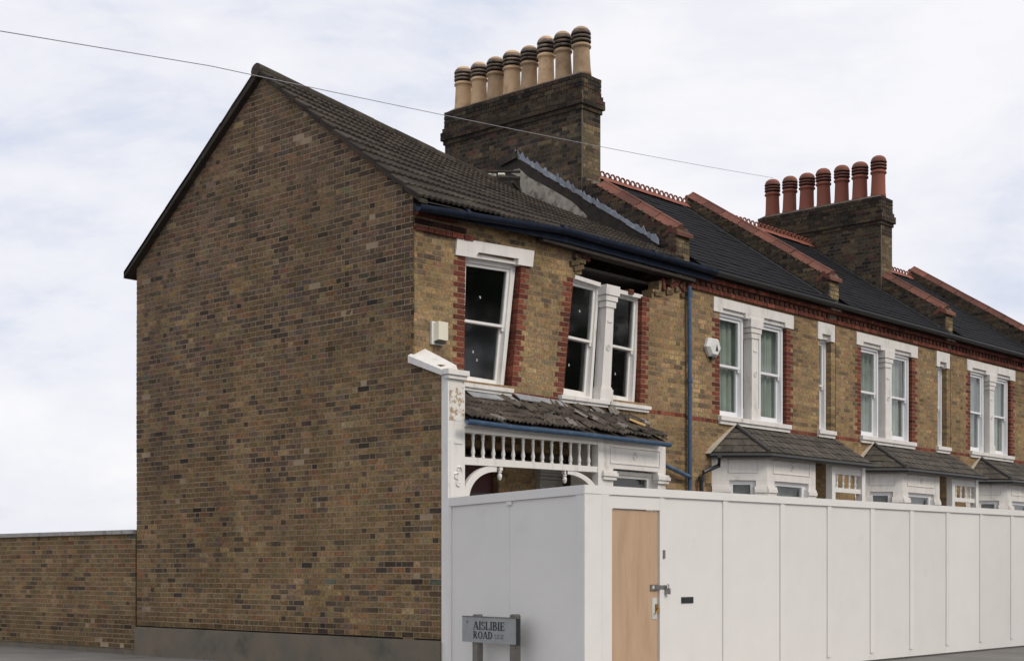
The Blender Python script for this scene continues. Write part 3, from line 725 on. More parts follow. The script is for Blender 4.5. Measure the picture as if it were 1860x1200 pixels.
for i in range(13):
    pxx = (859, 877, 896, 914, 932, 950, 968, 985, 1002, 1019, 1036, 1052, 1069)[i]; x = onY(pxx, 810, YP+.04).x
    zt, zb = zl(*T2, x), zl(*R1, x); h = zt-zb
    MB().lathe([(.028, 0), (.028, .05*h), (.018, .09*h), (.026, .16*h), (.030, .24*h), (.022, .38*h), (.017, .5*h), (.020, .52*h), (.017, .55*h), (.022, .75*h), (.026, .84*h), (.016, .9*h), (.028, .94*h), (.028, h)], (x, YP+.04, zb), 10).build('baluster', 'paint_white', frieze, True)
def bracket(xa, za, xb, zb):
    mb = MB(); n = 12; pts = []
    for k in range(n+1):
        t = k/n*math.pi/2; pts.append((lerp(xb, xa, math.cos(t)), lerp(za, zb, math.sin(t))))
    w = .07
    for k in range(n):
        (ax, az), (bx, bz) = pts[k], pts[k+1]
        def o(i):
            t = i/n*math.pi/2; nx, nz = math.cos(t)*(1 if xa > xb else -1), math.sin(t); return (pts[i][0]-nx*w*(1 if xa > xb else 1)*(1 if xa > xb else 1), pts[i][1]-nz*w)
        mb.xz([pts[k], pts[k+1], o(k+1), o(k)], YP+.015, YP+.065)
    return mb
def arc(side, xe, xi, zlow, ztop):            # quarter arch from post (xe,zlow) up to the rail at xi
    mb = MB(); n = 14
    def pt(k, r):
        t = k/n*math.pi/2; a = abs(xi-xe)*r; b = (ztop-zlow)*r
        return (xi-side*a*math.cos(t), zlow-(0)+b*math.sin(t)) 
    for k in range(n): mb.xz([pt(k, 1), pt(k+1, 1), pt(k+1, .82), pt(k, .82)], YP+.015, YP+.065)
    return mb
zr = zl(*R2, x0+.4)
xl = onY(904, 850, YP).x; xr = onY(1030, 858, YP).x
arc(1, x0, xl, onY(850, 905, YP).z, zl(*R2, xl)+.01).build('arched_bracket', 'paint_white', frieze)
arc(-1, x1, xr, onY(1080, 898, YP).z, zl(*R2, xr)+.01).build('arched_bracket', 'paint_white', frieze)
for xx in (onY(908, 860, YP+.04).x, onY(1026, 865, YP+.04).x):
    z = zl(*R2, xx); MB().box(xx-.03, xx+.03, YP+.015, YP+.075, z-.05, z+.002).lathe([(.004, -.18), (.02, -.17), (.034, -.13), (.03, -.10), (.016, -.085), (.03, -.075), (.03, -.062), (.02, -.05)], (xx, YP+.045, z), 10).build('finial', 'paint_white', frieze)
MB().box(x1-.03, x1+.09, YP-.01, YP+.1, 0, zl(*T1, x1)).build('porch_post', 'paint_white', h1)
# stone springer seen behind the porch
xs0, xs1 = onY(977, 860, .15).x, onY(1028, 860, .15).x; zz = onY(1000, 853, .15).z
spr = MB()
for k, (e, a, b) in enumerate(((0, -.045, 0), (-.02, -.09, -.048), (-.045, -.14, -.093), (-.06, -.9, -.143))): spr.box(xs0-e, xs1+e, .10+abs(e), YR-.003, zz+a, zz+b)
spr.build('door_springer', 'stone_grey', h1)
# square bay of the damaged house
bx0, bx1 = x1+.09, onY(1209, 850, YP).x; zbt = onY(1150, 803, YP).z; zw0 = onY(1113, 850, YP).z
bm = MB(); ow0, ow1 = onY(1114, 860, YP).x, onY(1195, 865, YP).x
bm.box(bx0, bx1, YP, -.01, zw0, zbt); bm.box(bx0, ow0, YP+.002, -.01, 0, zw0); bm.box(ow1, bx1, YP+.002, -.01, 0, zw0); bm.box(ow0, ow1, YP+.003, -.01, 0, 1.0)
bay1 = bm.build('bay', 'stone_white', h1)
fmx = MB(); a, b = bx0+.16, bx1-.14; c, d = zw0+.07, zbt-.08
for q in ((a, b, d-.018, d), (a, b, c, c+.018), (a, a+.018, c+.018, d-.018), (b-.018, b, c+.018, d-.018)): fmx.box(q[0], q[1], YP-.012, YP-.001, q[2], q[3])
fmx.build('panel_moulding', 'stone_white', bay1)
def roundel(root, x, y, z, r=.05, m='stone_white'):
    t = MB()
    for rr in (r, r*.45): t.tube([(x+rr*math.cos(a*math.pi/9), y-.004, z+rr*math.sin(a*math.pi/9)) for a in range(19)], .008, 6, False)
    return t.build('roundel', m, root)
roundel(bay1, onY(1153, 828, YP).x, YP, (c+d)/2+.01)
zc = onY(1105, 862, YP).z
for xx0, xx1 in ((bx0-.02, ow0+.03), (ow1-.03, bx1+.03)):
    cpm = MB()
    for e, a, b in ((.03, .03, .06), (.045, -.02, .029), (.025, -.07, -.021)): cpm.box(xx0-e+.02, xx1+e-.02, YP-e-.01, YP+.05, zc+a, zc+b)
    cpm.build('capital', 'stone_white', bay1)
MB().box(bx0+.1, bx1-.1, YP+.30, YP+.32, .9, zw0+.02).build('room', 'interior', bay1)
sash_window(h1, [(ow0, zw0-.02), (ow1, zw0-.02), (ow1, .95), (ow0, .95)], YP+.10, m='paint_white', fw=.05)

# ==================================================================================================== TERRACE (intact houses)
PW = .26                                      # half width of a party parapet
EAVE, RIDGE = 6.20, 8.47
def para_z(y): return 6.66+.635*y             # top of parapet masonry
def roof_z(y): return EAVE-.02+(RIDGE-EAVE)*(y+.18)/(RY+.18)
COPE = None
def cope_mesh():
    mb = MB(); w = .20; prof = [(-w, -.07), (-w, -.01), (-w+.03, .012), (-w+.05, .0), (-.06, .07), (-.045, .10), (.045, .10), (.06, .07), (w-.05, .0), (w-.03, .012), (w, -.01), (w, -.07), (w-.03, -.07), (.0, .0), (-w+.03, -.07)]
    poly = [(x, 0, z) for x, z in prof]; mb.prism(poly, (0, .444, 0)); return mb.mesh('coping_tile', 'terracotta')
COPE = cope_mesh()
CREST = MB()
CREST.prism([(0, -.10, -.07), (0, 0, .03), (0, .10, -.07), (0, .085, -.075), (0, 0, .01), (0, -.085, -.075)], (.30, 0, 0))
for cx in (.075, .225): CREST.tube([(cx+.058*math.cos(a*math.pi/8), 0, .055+.05*math.sin(a*math.pi/8)) for a in range(-2, 11)], .017, 6)
CREST = CREST.mesh('ridge_tile', 'terracotta_red')
def parapet(H, root, x, skip=None, front=True):
    """party wall standing above the slates with red saddle coping"""
    core_ = MB()
    def left_span(k, z):
        lo = max(.02, (z-6.66)/.635); lo2 = .02 if z < 6.72 else lo
        return [(lo2, RY, 'b')] if RY-lo2 > .1 else []
    par = MB().hexa([(x-.2, .05, 5.9), (x+.2, .05, 5.9), (x+.2, .05, para_z(.05)), (x-.2, .05, para_z(.05)), (x-.2, RY, 5.9), (x+.2, RY, 5.9), (x+.2, RY, para_z(RY)), (x-.2, RY, para_z(RY))]).build('parapet', 'mortar_dark', root)
    MB().hexa([(x-.2, RY+.002, 5.9), (x+.2, RY+.002, 5.9), (x+.2, RY+.002, para_z(RY)), (x-.2, RY+.002, para_z(RY)), (x-.2, RY*2, 5.9), (x+.2, RY*2, 5.9), (x+.2, RY*2, 6.66), (x-.2, RY*2, 6.66)]).build('rear_parapet', 'mortar_dark', root)
    lay(H, par, (x-.206, 0, 0), (0, 1, 0), (-1, 0, 0), 5.925, 8.62, left_span, col_dark, depth=.05)
    lay(H, par, (x, .044, 0), (1, 0, 0), (0, -1, 0), 6.0, 6.75, lambda k, z: [(-.2, .2, 'b')], col_kneeler, depth=.05)
    d = Vector((0, 1, .635)).normalized(); n = Vector((0, -.635, 1)).normalized(); ln = (RY-.05)/d.y
    k = 0
    while k*.46 < ln-.3:
        y = .10+k*.46*d.y
        if skip is None or not (skip[0] < y < skip[1]):
            m = Matrix((Vector((1, 0, 0)), d, n)).transposed().to_4x4(); m.translation = (x, y, para_z(y)+.02+R.gauss(0, .003)); link('coping_tile', COPE, par, m)
        k += 1
    m = Matrix((Vector((0, 1, 0)), Vector((-1, 0, 0)), ZV)).transposed().to_4x4(); m.translation = (x+.226, .13, para_z(0)+.03)      # kneeler gablet
    m = m @ Matrix.Diagonal((.72, 1, 1, 1)); link('coping_tile', COPE, par, m)
    return par
def col_kneeler(u, z, kd): return jit(pick([(3, (.22, .17, .09)), (2, (.12, .09, .06))]), .15)
def chimney(root, H, x0, x1, y0, y1, ztop, pot, npots=8, zbot=6.9):
    body = MB().box(x0+.003, x1-.003, y0+.003, y1-.003, zbot, ztop-.01)
    n = int((ztop-zbot)/CH); zb = ztop-n*CH
    ch = body.build('chimney_stack', 'mortar_dark', root)
    for k in range(n):
        z = zb+k*CH; top = n-1-k
        e = .0 if top > 7 else (.025 if top > 6 else (.06 if top > 4 else (.035 if top > 3 else (.012))))
        if e > .02: MB().box(x0-e+.006, x1+e-.006, y0-e+.006, y1+e-.006, z+.002, z+CH-.002).build('corbel_course', 'mortar_dark', ch)
        for (O, U, Nn, l0, l1) in (((x0-e, 0, 0), (0, 1, 0), (-1, 0, 0), y0-e, y1+e), ((0, y0-e, 0), (1, 0, 0), (0, -1, 0), x0-e+.04, x1+e-.003), ((x1+e, 0, 0), (0, 1, 0), (1, 0, 0), y0-e+.06, y1+e-.06)):
            cfun = col_dark
            if U[0] == 1 and top > 10: cfun = col_stack_front
            if top <= 10: cfun = lambda u, zz, kd: tuple(c*.62 for c in col_dark(u, zz, kd))
            lay(H, ch, (O[0], O[1], z+(k % 2)*0), U, Nn, 0, CH, lambda kk, zz, a=l0, b=l1: [(a, b, 'b')], cfun, depth=.05, bond=(k % 2)*.1675)
    fl = MB().hexa([(x0+.0, y0+.0, ztop-.01), (x1, y0, ztop-.01), (x1, y1, ztop-.01), (x0, y1, ztop-.01), (x0+.1, y0+.1, ztop+.06), (x1-.1, y0+.1, ztop+.06), (x1-.1, y1-.1, ztop+.06), (x0+.1, y1-.1, ztop+.06)])
    fl.build('flaunching', 'mortar_dark', ch)
    for i in range(npots):
        y = lerp(y0+.2, y1-.22, i/(npots-1)); s = R.uniform(.95, 1.05)
        m = Matrix.Translation(((x0+x1)/2, y, ztop+.03)) @ Matrix.Rotation(R.gauss(0, .018), 4, 'X') @ Matrix.Rotation(R.gauss(0, .018), 4, 'Y') @ Matrix.Rotation(R.uniform(0, 6), 4, 'Z') @ Matrix.Diagonal((s, s, R.uniform(.94, 1.04), 1))
        link('chimney_pot', pot, ch, m)
    return ch
def col_stack_front(u, z, kd): return jit(pick([(4, (.15, .115, .065)), (3, (.11, .085, .05)), (2, (.19, .145, .08))]), .15)

def slates(root, x0, x1, y0, y1):
    """front slope of small dark slates, one mass (too fine to tell apart)"""
    deck = MB().hexa([(x0, y0, roof_z(y0)-.03), (x1, y0, roof_z(y0)-.03), (x1, y1, roof_z(y1)-.03), (x0, y1, roof_z(y1)-.03), (x0, y0, roof_z(y0)-.09), (x1, y0, roof_z(y0)-.09), (x1, y1, roof_z(y1)-.09), (x0, y1, roof_z(y1)-.09)]).build('roof', 'slate', root)
    s = MB(); sl_ = (roof_z(1)-roof_z(0)); d = Vector((0, 1, sl_)).normalized(); n = Vector((0, -sl_, 1)).normalized(); ln = (y1-y0)/d.y; ex = .19; nr = int(ln/ex)
    for j in range(nr+1):
        x = x0-(.125 if j % 2 else 0)
        while x < x1:
            a, b = max(x, x0)+.003, min(x+.25, x1)-.003
            if b-a > .02:
                o = Vector((0, y0, roof_z(y0)))+d*(j*ex); l = min(.40, ln-j*ex+.02); t0 = .010+abs(R.gauss(0, .003)); t1 = -.006+R.gauss(0, .001)
                p = [o+n*t0, o+d*l+n*t1]; q = o+n*(t0-.008); w = R.gauss(0, .002)
                i = len(s.v); s.v += [(a, p[0].y, p[0].z), (b, p[0].y, p[0].z+w), (b, p[1].y, p[1].z), (a, p[1].y, p[1].z), (a, q.y, q.z), (b, q.y, q.z)]
                s.face((i, i+1, i+2, i+3)); s.face((i+4, i+5, i+1, i))
            x += .25
    s.build('slate_course', 'slate', deck)['kind'] = 'stuff'
    k = x0+.02
    while k < x1-.25:
        m = Matrix.Translation((k, y1, roof_z(y1)+.045+R.gauss(0, .003))); link('ridge_tile', CREST, deck, m); k += .305
    MB().hexa([(x0, y1+.01, roof_z(y1)-.01), (x1, y1+.01, roof_z(y1)-.01), (x1, 2*y1+.18, EAVE-.05), (x0, 2*y1+.18, EAVE-.05), (x0, y1+.01, roof_z(y1)-.09), (x1, y1+.01, roof_z(y1)-.09), (x1, 2*y1+.18, EAVE-.12), (x0, 2*y1+.18, EAVE-.12)]).build('rear_roof', 'slate', root)
    return deck

def pair_window(root, X, mirror=False, tint='curtain_net', m='upvc'):
    """X maps design metres to the wall; paired casements, pier, lintel, sill"""
    def Q(a, b, z0, z1):
        a, b = sorted((X(a), X(b))); return [(a, z1), (b, z1), (b, z0), (a, z0)]
    zb, zt = 3.86, 5.57
    for a, b in ((.96, 1.74), (2.24, 3.0)): sash_window(root, Q(a, b, zb, zt), .06, m=m, fw=.05, sw=.05, curtain=tint)
    pier(root, Q(1.88, 2.15, zb, zt), -.005, .16)
    lm = MB(); A = lambda a, b, z0, z1, y0, y1: lm.xz(Q(a, b, z0, z1), y0, y1)
    A(.76, 3.24, 5.635, 5.79, -.02, .12); A(.76, 1.02, 5.555, 5.634, -.019, .119); A(1.70, 2.28, 5.555, 5.634, -.019, .119); A(2.96, 3.24, 5.555, 5.634, -.019, .119)
    A(1.02, 1.70, 5.57, 5.633, .02, .118); A(2.28, 2.96, 5.57, 5.633, .02, .118)
    lm.build('lintel', 'stone_white', root)
    sill(root, Q(.90, 3.10, 3.73, 3.86), -.07)
    MB().box(*sorted((X(.9), X(3.1))), .8, .82, 3.6, 5.8).build('room', 'interior', root)
def canted_bay(root, X, x_end, plain=False):
    """canted stone bay below; X design metres, the lean-to roof runs on to x_end over the porch"""
    d = .62; P = [(.72, 0), (1.40, -d), (2.95, -d), (3.50, 0)]; z1, zw = 3.22, 2.80
    def V(p, z, o=0): return Vector((X(p[0]), p[1], z))
    mb = MB()
    def seg(a, b, s0, s1, z0, zz1, out=0.0, th=.16):
        a, b = Vector((X(a[0]), a[1], 0)), Vector((X(b[0]), b[1], 0)); t = (b-a).normalized(); nn = Vector((t.y, -t.x, 0))
        if nn.y > 0: nn = -nn
        if abs(nn.y) < .05: nn = Vector((-1, 0, 0))
        p, q = a.lerp(b, s0)+nn*out, a.lerp(b, s1)+nn*out; r, s = q-nn*th, p-nn*th
        return [Vector((p.x, p.y, z0)), Vector((q.x, q.y, z0)), Vector((q.x, q.y, zz1)), Vector((p.x, p.y, zz1)), Vector((s.x, s.y, z0)), Vector((r.x, r.y, z0)), Vector((r.x, r.y, zz1)), Vector((s.x, s.y, zz1))]
    capq, mouldq = [], []; wins = []
    for a, b, o0, o1 in ((P[0], P[1], .32, .80), (P[1], P[2], .15, .85), (P[2], P[3], .20, .68)):
        mb.hexa(seg(a, b, 0.001, .999, zw, z1))
        wins.append((a, b, o0, o1))
    for a, b, s0, s1 in ((P[0], P[1], 0, .32), (P[0], P[1], .80, 1.0), (P[1], P[2], 0, .15), (P[1], P[2], .85, 1), (P[2], P[3], 0, .2), (P[2], P[3], .68, 1)):
        mb.hexa(seg(a, b, s0+.001, s1-.001, 0, zw-.001))
        cq = MB()
        for e, za, zb in ((.02, 2.66, 2.70), (.035, 2.60, 2.661), (.015, 2.55, 2.601)): cq.hexa(seg(a, b, s0+(.0 if s0 == 0 else -.03), s1+(.0 if s1 == 1 else .03), za, zb, e, .12+e))
        capq.append(cq)
    for a, b in ((P[0], P[1]), (P[1], P[2]), (P[2], P[3])): mb.hexa(seg(a, b, .002, .998, 0, .9, -.003))
    bay = mb.build('bay', 'stone_white', root); [cq.build('capital', 'stone_white', bay) for cq in capq]
    for a, b, s0, s1 in ((P[0], P[1], .3, .85), (P[1], P[2], .12, .88)):
        mould = MB()
        for q in ((s0, s1, 3.12, 3.135), (s0, s1, 2.92, 2.935), (s0, s0+.02, 2.936, 3.119), (s1-.02, s1, 2.936, 3.119)): mould.hexa(seg(a, b, q[0], q[1], q[2], q[3], .012, .011))
        mould.build('panel_moulding', 'stone_white', bay)
    roundel(bay, X(lerp(P[1][0], P[2][0], .5)), -d, 3.03, .045)
    for a, b, s0, s1 in wins:
        fr = MB(); g_ = MB()
        for q in ((s0, s0+.08, .9, zw), (s1-.08, s1, .9, zw), (s0+.08, s1-.08, zw-.07, zw-.002), (s0+.08, s1-.08, .9, .98), (s0+.08, s1-.08, 1.85, 1.92)): fr.hexa(seg(a, b, q[0], q[1], q[2], q[3], -.06, .06))
        w = fr.build('window', 'upvc', root); MB().hexa(seg(a, b, s0+.07, s1-.07, .95, zw-.05, -.085, .005)).build('pane', 'glass', w)
        cm = MB(); n = 24
        for i in range(n+1):
            t = lerp(s0, s1, i/n); p = seg(a, b, t, t+.001, .95, zw, -.22-.02*math.sin(i*2.1), .01); cm.v += [tuple(p[0]), tuple(p[3])]
        for i in range(n): cm.face((2*i, 2*i+2, 2*i+3, 2*i+1))
        cm.build('curtain', 'curtain_net', w, True)
    # roof: cant slope, front slope running over the porch
    e = .12; A0 = V((.60, -.0), 3.24); A1 = V((1.28, -d-e), 3.24); T0 = V((1.42, 0), 3.72); B1 = Vector((x_end, -d-e, 3.24)); B0 = Vector((x_end, 0, 3.72))
    rf = MB()
    for poly in ([A0, A1, T0], [A1, B1, B0, T0]): rf.prism(poly, (0, 0, -.03))
    r = rf.build('bay_roof', 'bay_tile', root)
    # tiles of the slopes
    def course(P0, P1, Q0, Q1, rows, wd):
        for j in range(rows):
            a, b = P0.lerp(Q0, j/rows), P1.lerp(Q1, j/rows); a2, b2 = P0.lerp(Q0, min(1, (j+1.25)/rows)), P1.lerp(Q1, min(1, (j+1.25)/rows)); L_ = (b-a).length; n = max(1, int(L_/wd))
            nn = (P1-P0).cross(Q0-P0).normalized()
            if nn.z < 0: nn = -nn
            for i in range(n):
                s, t = i/n+.004, (i+1)/n-.004
                p = [a.lerp(b, s), a.lerp(b, t), a2.lerp(b2, t), a2.lerp(b2, s)]; h = .017+abs(R.gauss(0, .003)); hh = [h, h, .004, .004]
                MB().hexa([p[k]+nn*hh[k] for k in range(4)]+[p[k]+nn*(hh[k]-.012) for k in range(4)]).build('bay_tile', 'bay_tile', r)
    course(A0, A1, T0, T0+Vector((.001, 0, 0)), 4, .19)
    course(A1, B1, T0, B0, 4, .21)
    MB().tube([A1+Vector((0, 0, .03)), T0+Vector((0, 0, .035))], .035, 8).build('hip_tile', 'cement_fillet', r)
    MB().hexa([A0+Vector((-.06, -.10, -.02)), T0+Vector((-.08, -.05, .0)), T0+Vector((.03, -.05, .08)), A0+Vector((.03, -.10, .07)), A0+Vector((-.06, .0, -.02)), T0+Vector((-.08, .0, .0)), T0+Vector((.03, .0, .08)), A0+Vector((.03, .0, .07))]).build('mortar_fillet', 'stone_fillet', r)
    s = 1 if x_end > X(1.4) else -1
    MB().tube([A0+Vector((-.02*s, -.03, -.05)), A1+Vector((-.02*s, -.03, -.05)), B1+Vector((0, -.03, -.05))], .04, 8).build('bay_gutter', 'black_iron', root)
def single_window(root, x0, x1, m='upvc'):
    zb, zt = 3.86, 5.52
    sash_window(root, [(x0, zt), (x1, zt), (x1, zb), (x0, zb)], .1, m=m, curtain='curtain_net')
    lm = MB().box(x0-.1, x1+.1, -.03, .12, 5.60, 5.80).box(x0-.1, x0+.05, -.029, .119, 5.49, 5.599).box(x1-.05, x1+.1, -.029, .119, 5.49, 5.599).box(x0+.05, x1-.05, .03, .118, 5.52, 5.598)
    lm.build('lintel', 'stone_white', root); sill(root, [(x0-.1, 3.86), (x1+.1, 3.86), (x1+.1, 3.73), (x0-.1, 3.73)])
    MB().box(x0-.1, x1+.1, .8, .82, 3.6, 5.8).build('room', 'interior', root)
def porch(root, xa, xb):
    fr = MB().box(xa, xb, -.60, -.52, 3.02, 3.2).box(xa, xb, -.59, -.53, 2.70, 2.78); f = fr.build('porch_frieze', 'paint_white', root)
    n = int((xb-xa)/.2)
    for i in range(1, n): MB().lathe([(.026, 0), (.018, .03), (.028, .07), (.017, .12), (.026, .19), (.026, .24)], (lerp(xa, xb, i/n), -.56, 2.78), 8).build('baluster', 'paint_white', f)
    MB().box(xa-.05, xa+.07, -.62, -.50, 0, 3.2).build('porch_post', 'paint_white', root); MB().box(xb-.07, xb+.05, -.62, -.50, 0, 3.2).build('porch_post', 'paint_white', root)
    MB().box((xa+xb)/2-.45, (xa+xb)/2+.45, -.03, -.008, 0, 2.2).build('front_door', 'door_red', root)
def terrace(name_label, x0, x1, mirror, chim, singles, group=None):
    root = thing('terraced_house', ((x0+x1)/2, 3.1, 0), name_label, 'house', group); H = House(root)
    w = x1-x0
    X = (lambda a: x1-a) if mirror else (lambda a: x0+a)
    sx0, sx1 = sorted((X(4.16), X(4.56)))
    holes = [tuple(sorted((X(.96), X(3.02)))), (sx0, sx1)]
    def span(k, z):
        red = abs(z-3.79) < CH*.5
        sp = [(x0+.003, x1-.003, 'r' if red else 'b')]
        if 3.86-.1 < z < 5.66:
            for a, b in holes: sp = cut(sp, a, b)
        if 3.86 < z < 5.50:
            for a, b in holes[:1]:
                wl = .235 if k % 2 else .15
                sp = cut(sp, a-wl, a); sp.append((a-wl, a, 'q')); sp = cut(sp, b, b+wl); sp.append((b, b+wl, 'q'))
        return sp
    c = MB(); fwall = MB().box(x0+.1, x1-.1, .26, .27, 0, 2.0).build('front_wall', 'interior', root)
    lay(H, fwall, (0, 0, 0), (1, 0, 0), (0, -1, 0), 2.0, 5.825, span, col_front, core=c, depth=.1)
    c.box(x0+.003, x1-.003, .006, .22, 0, 2.0); c.build('mortar', 'mortar_front', fwall)
    co = MB().box(x0+.01, x1-.01, -.02, .2, 5.826, 6.12).build('cornice', 'mortar_dark', root)
    lay(H, co, (0, 0, 0), (1, 0, 0), (0, -1, 0), 5.825, 5.9, lambda k, z: [(x0+.003, x1-.003, 'r')], col_front, proud=.04, depth=.08)
    k = x0+.02
    dn = MB()
    lay(H, co, (0, 0, 0), (1, 0, 0), (0, -1, 0), 5.905, 5.98, lambda k, z: [(x0+.02+i*.16, x0+.02+i*.16+.105, 'q') for i in range(int((w-.1)/.16))], lambda u, z, kd: jit((.10, .035, .024), .2), proud=.05, depth=.07)
    lay(H, co, (0, 0, 0), (1, 0, 0), (0, -1, 0), 5.985, 6.06, lambda k, z: [(x0+.003+(.30 if not mirror and x0 < 7 else 0), x1-.003, 'r')], col_front, proud=.085, depth=.10)
    pair_window(root, X); single_window(root, sx0, sx1)
    canted_bay(root, X, x1 if not mirror else x0)
    porch(root, *sorted((X(3.56), X(w-.08))))
    slates(root, x0+.18, x1-.18, -.18, RY)
    gutter(root, [(x0+(.28 if x0 < 7 else 0), -.20, 6.125), (x1-.004, -.20, 6.125)], 'black_iron', .055)
    MB().box(x0+.02, x1-.02, -.142, -.12, 6.01+.06, 6.17).build('fascia', 'black_iron', root)
    parapet(H, root, x1-.0)
    MB().box(x0+.1, x1-.1, 2*RY-.22, 2*RY, 0, 6.1).build('rear_wall', 'mortar_side', root)
    # cement fillet where slates meet the far parapet
    MB().hexa([(x1-.55, .0, roof_z(0)+.012), (x1-.50, 0, roof_z(0)+.012), (x1-.50, RY-.1, roof_z(RY-.1)+.012), (x1-.55, RY-.1, roof_z(RY-.1)+.012), (x1-.55, .0, roof_z(0)+.035), (x1-.5, 0, roof_z(0)+.03), (x1-.50, RY-.1, roof_z(RY-.1)+.03), (x1-.55, RY-.1, roof_z(RY-.1)+.035)]).build('mortar_fillet', 'cement_fillet', root)
    return root, H
X2 = WX
h2, H2 = terrace('intact yellow brick house with blue drainpipe beside it and tall stack of buff pots', X2, 10.75, False, True, 300)
# party wall between end house and next house, with the big stack
par = parapet(H2, h2, 5.98, skip=(1.5, 6))
CX0, CX1, CY0, CY1, CZ = 5.75, 6.26, 1.92, 5.12, onX(1058, 131, 5.75).z
chimney(h2, H2, CX0, CX1, CY0, CY1, CZ, POT_BUFF, 8, 6.7)
# exposed render, dark brown band and stepped lead on the party wall's outer face
def onwall(pts, x, th, name, m, par_):
    poly = [onX(px, py, x) for px, py in pts]
    return MB().prism(poly, (th, 0, 0)).build(name, m, par_)
onwall([(934, 286), (1066, 368), (1200, 444), (1190, 452), (1066, 410), (905, 330), (895, 296)], 5.748, .025, 'dark_band', 'dark_band', par)
onwall([(922, 312), (943, 306), (960, 322), (1000, 343), (1040, 367), (1066, 392), (1066, 402), (1030, 392), (980, 372), (946, 352), (944, 322)], 5.742, .005, 'exposed_render', 'render_patch', par)
onwall([(900, 292), (936, 274), (940, 285), (908, 302)], 5.70, .05, 'ridge_stub', 'concrete_tile', par)
fa, fb = onX(935, 279, 5.74), onX(1197, 437, 5.74)
t_ = 0.0
while t_ < 1:
    t2 = min(1, t_+R.uniform(.02, .06)); p, q = fa.lerp(fb, t_), fa.lerp(fb, t2); hh = R.uniform(.03, .12)
    tip = p.lerp(q, R.uniform(.05, .6))+Vector((0, 0, hh)); tip2 = tip.lerp(q, R.uniform(.3, .7))+Vector((0, 0, R.uniform(-.01, .03)))
    lo = .05+R.uniform(-.012, .015)
    MB().prism([p-Vector((0, 0, lo)), q-Vector((0, 0, lo)), q+Vector((0, 0, R.uniform(.01, .05))), tip2, tip, p+Vector((0, 0, R.uniform(.02, .05)))], (-.010-R.random()*.012, 0, 0)).build('flashing_piece', 'lead', par)
    t_ = t2
# downpipe
dp = MB(); dp.tube([onY(1252, 520, -.07), onY(1253, 700, -.07), Vector((onY(1253, 700, -.07).x, -.07, 0))], .036, 10); dpo = dp.build('drainpipe', 'pipe_blue', h2)
for z in (onY(1252, 690, -.07).z, onY(1252, 535, -.07).z):
    x = onY(1253, 690, -.07).x; MB().tube([(x, -.07, z-.03), (x, -.07, z+.03)], .048, 10).build('pipe_collar', 'pipe_blue', dpo)
pa, pb = onY(1211, 846, -.10), onY(1254, 866, -.10); MB().tube([pa+Vector((-.14, 0, .055)), pa, pb], .034, 8).build('branch_pipe', 'pipe_blue', dpo)
pts = [onY(1307, 828, -.3), onY(1306, 845, -.2), onY(1278, 857, -.08), onY(1274, 868, -.08)]; pts.append(Vector((pts[-1].x, -.08, 0)))
dk_ = MB().tube(pts[:4]+[pts[4]], .036, 8).build('drainpipe', 'black_iron', h2); dk_['label'] = 'black drainpipe with bent neck'
MB().tube([(pts[3].x, -.08, pts[3].z-.05), (pts[3].x, -.08, pts[3].z+.03)], .055, 8).build('pipe_collar', 'black_iron', dk_)
h3, H3 = terrace('terraced house between the two red coped party walls beyond the house with blue drainpipe', 10.75, 15.5, False, False, 0)
h4, H4 = terrace('last terraced house next to the stack of red pots', 15.5, 20.2, False, True, 0)
chimney(h4, H4, 15.25, 15.76, 1.45, 4.5, onX(1384, 396, 15.25).z, POT_RED, 7, 6.9)
finish_bricks(H1, 300, visible=lambda c: True)
finish_bricks(H2, 300, visible=lambda c: c[1] < 890)
finish_bricks(H3, 0); finish_bricks(H4, 0)

# alarm boxes
def alarm(poly, y0, y1, m, name_label):
    t = thing('alarm_box', (poly[0][0], y0, poly[0][1]), name_label, 'alarm box')
    return t
pA = [FX(783, 587, -.02), FX(806, 590, -.02), FX(806, 622, -.02), FX(786, 625, -.02)]
t = thing('alarm_box', (pA[0][0], 0, pA[3][1]), 'cream rectangular alarm box on the brickwork beside the tall single window', 'alarm box')
xa, xb = pA[0][0], pA[1][0]; za, zb = FX(790, 625)[1], FX(790, 585)[1]
MB().box(xa, xb-.02, -.035, -.004, za-.01, zb+.0).build('back_plate', 'alarm_white', t)
MB().prism([(xa+.03, -.036, za+.03), (xb, -.036, za+.03), (xb-.01, -.11, za+.05), (xa+.05, -.11, za+.05)], (0, 0, zb-za-.05)).build('cover', 'alarm_cream', t)
MB().box(xa+.05, xb-.03, -.10, -.04, za+.008, za+.028).build('lamp_strip', 'plastic_dark', t)
c = FX(1295, 631, -.05)
t = thing('alarm_box', (c[0], 0, c[1]), 'white hexagonal alarm box between blue drainpipe and net-curtained windows', 'alarm box')
hx = [(-.13, .15), (.13, .15), (.20, .0), (.10, -.15), (-.10, -.15), (-.20, 0)]
MB().prism([(c[0]+x*1.0, -.004, c[1]+z) for x, z in hx], (0, -.05, 0)).build('back_plate', 'alarm_white', t)
mb = MB(); i = 0; mb.v = [(c[0]+x*1.0, -.054, c[1]+z) for x, z in hx]+[(c[0]+x*.75, -.10, c[1]+z*.75) for x, z in hx]
mb.face(tuple(range(6, 12))[::-1])
for k in range(6): mb.face((k, (k+1) % 6, 6+(k+1) % 6, 6+k))
mb.build('cover', 'alarm_white', t)
MB().prism([(c[0]+.0, -.101, c[1]-.06), (c[0]+.08, -.101, c[1]-.06), (c[0]+.04, -.101, c[1]+.05)], (0, -.003, 0)).build('emblem', 'plastic_dark', t)
MB().box(c[0]-.05, c[0]+.05, -.07, -.02, c[1]-.19, c[1]-.152).build('lamp', 'plastic_dark', t)

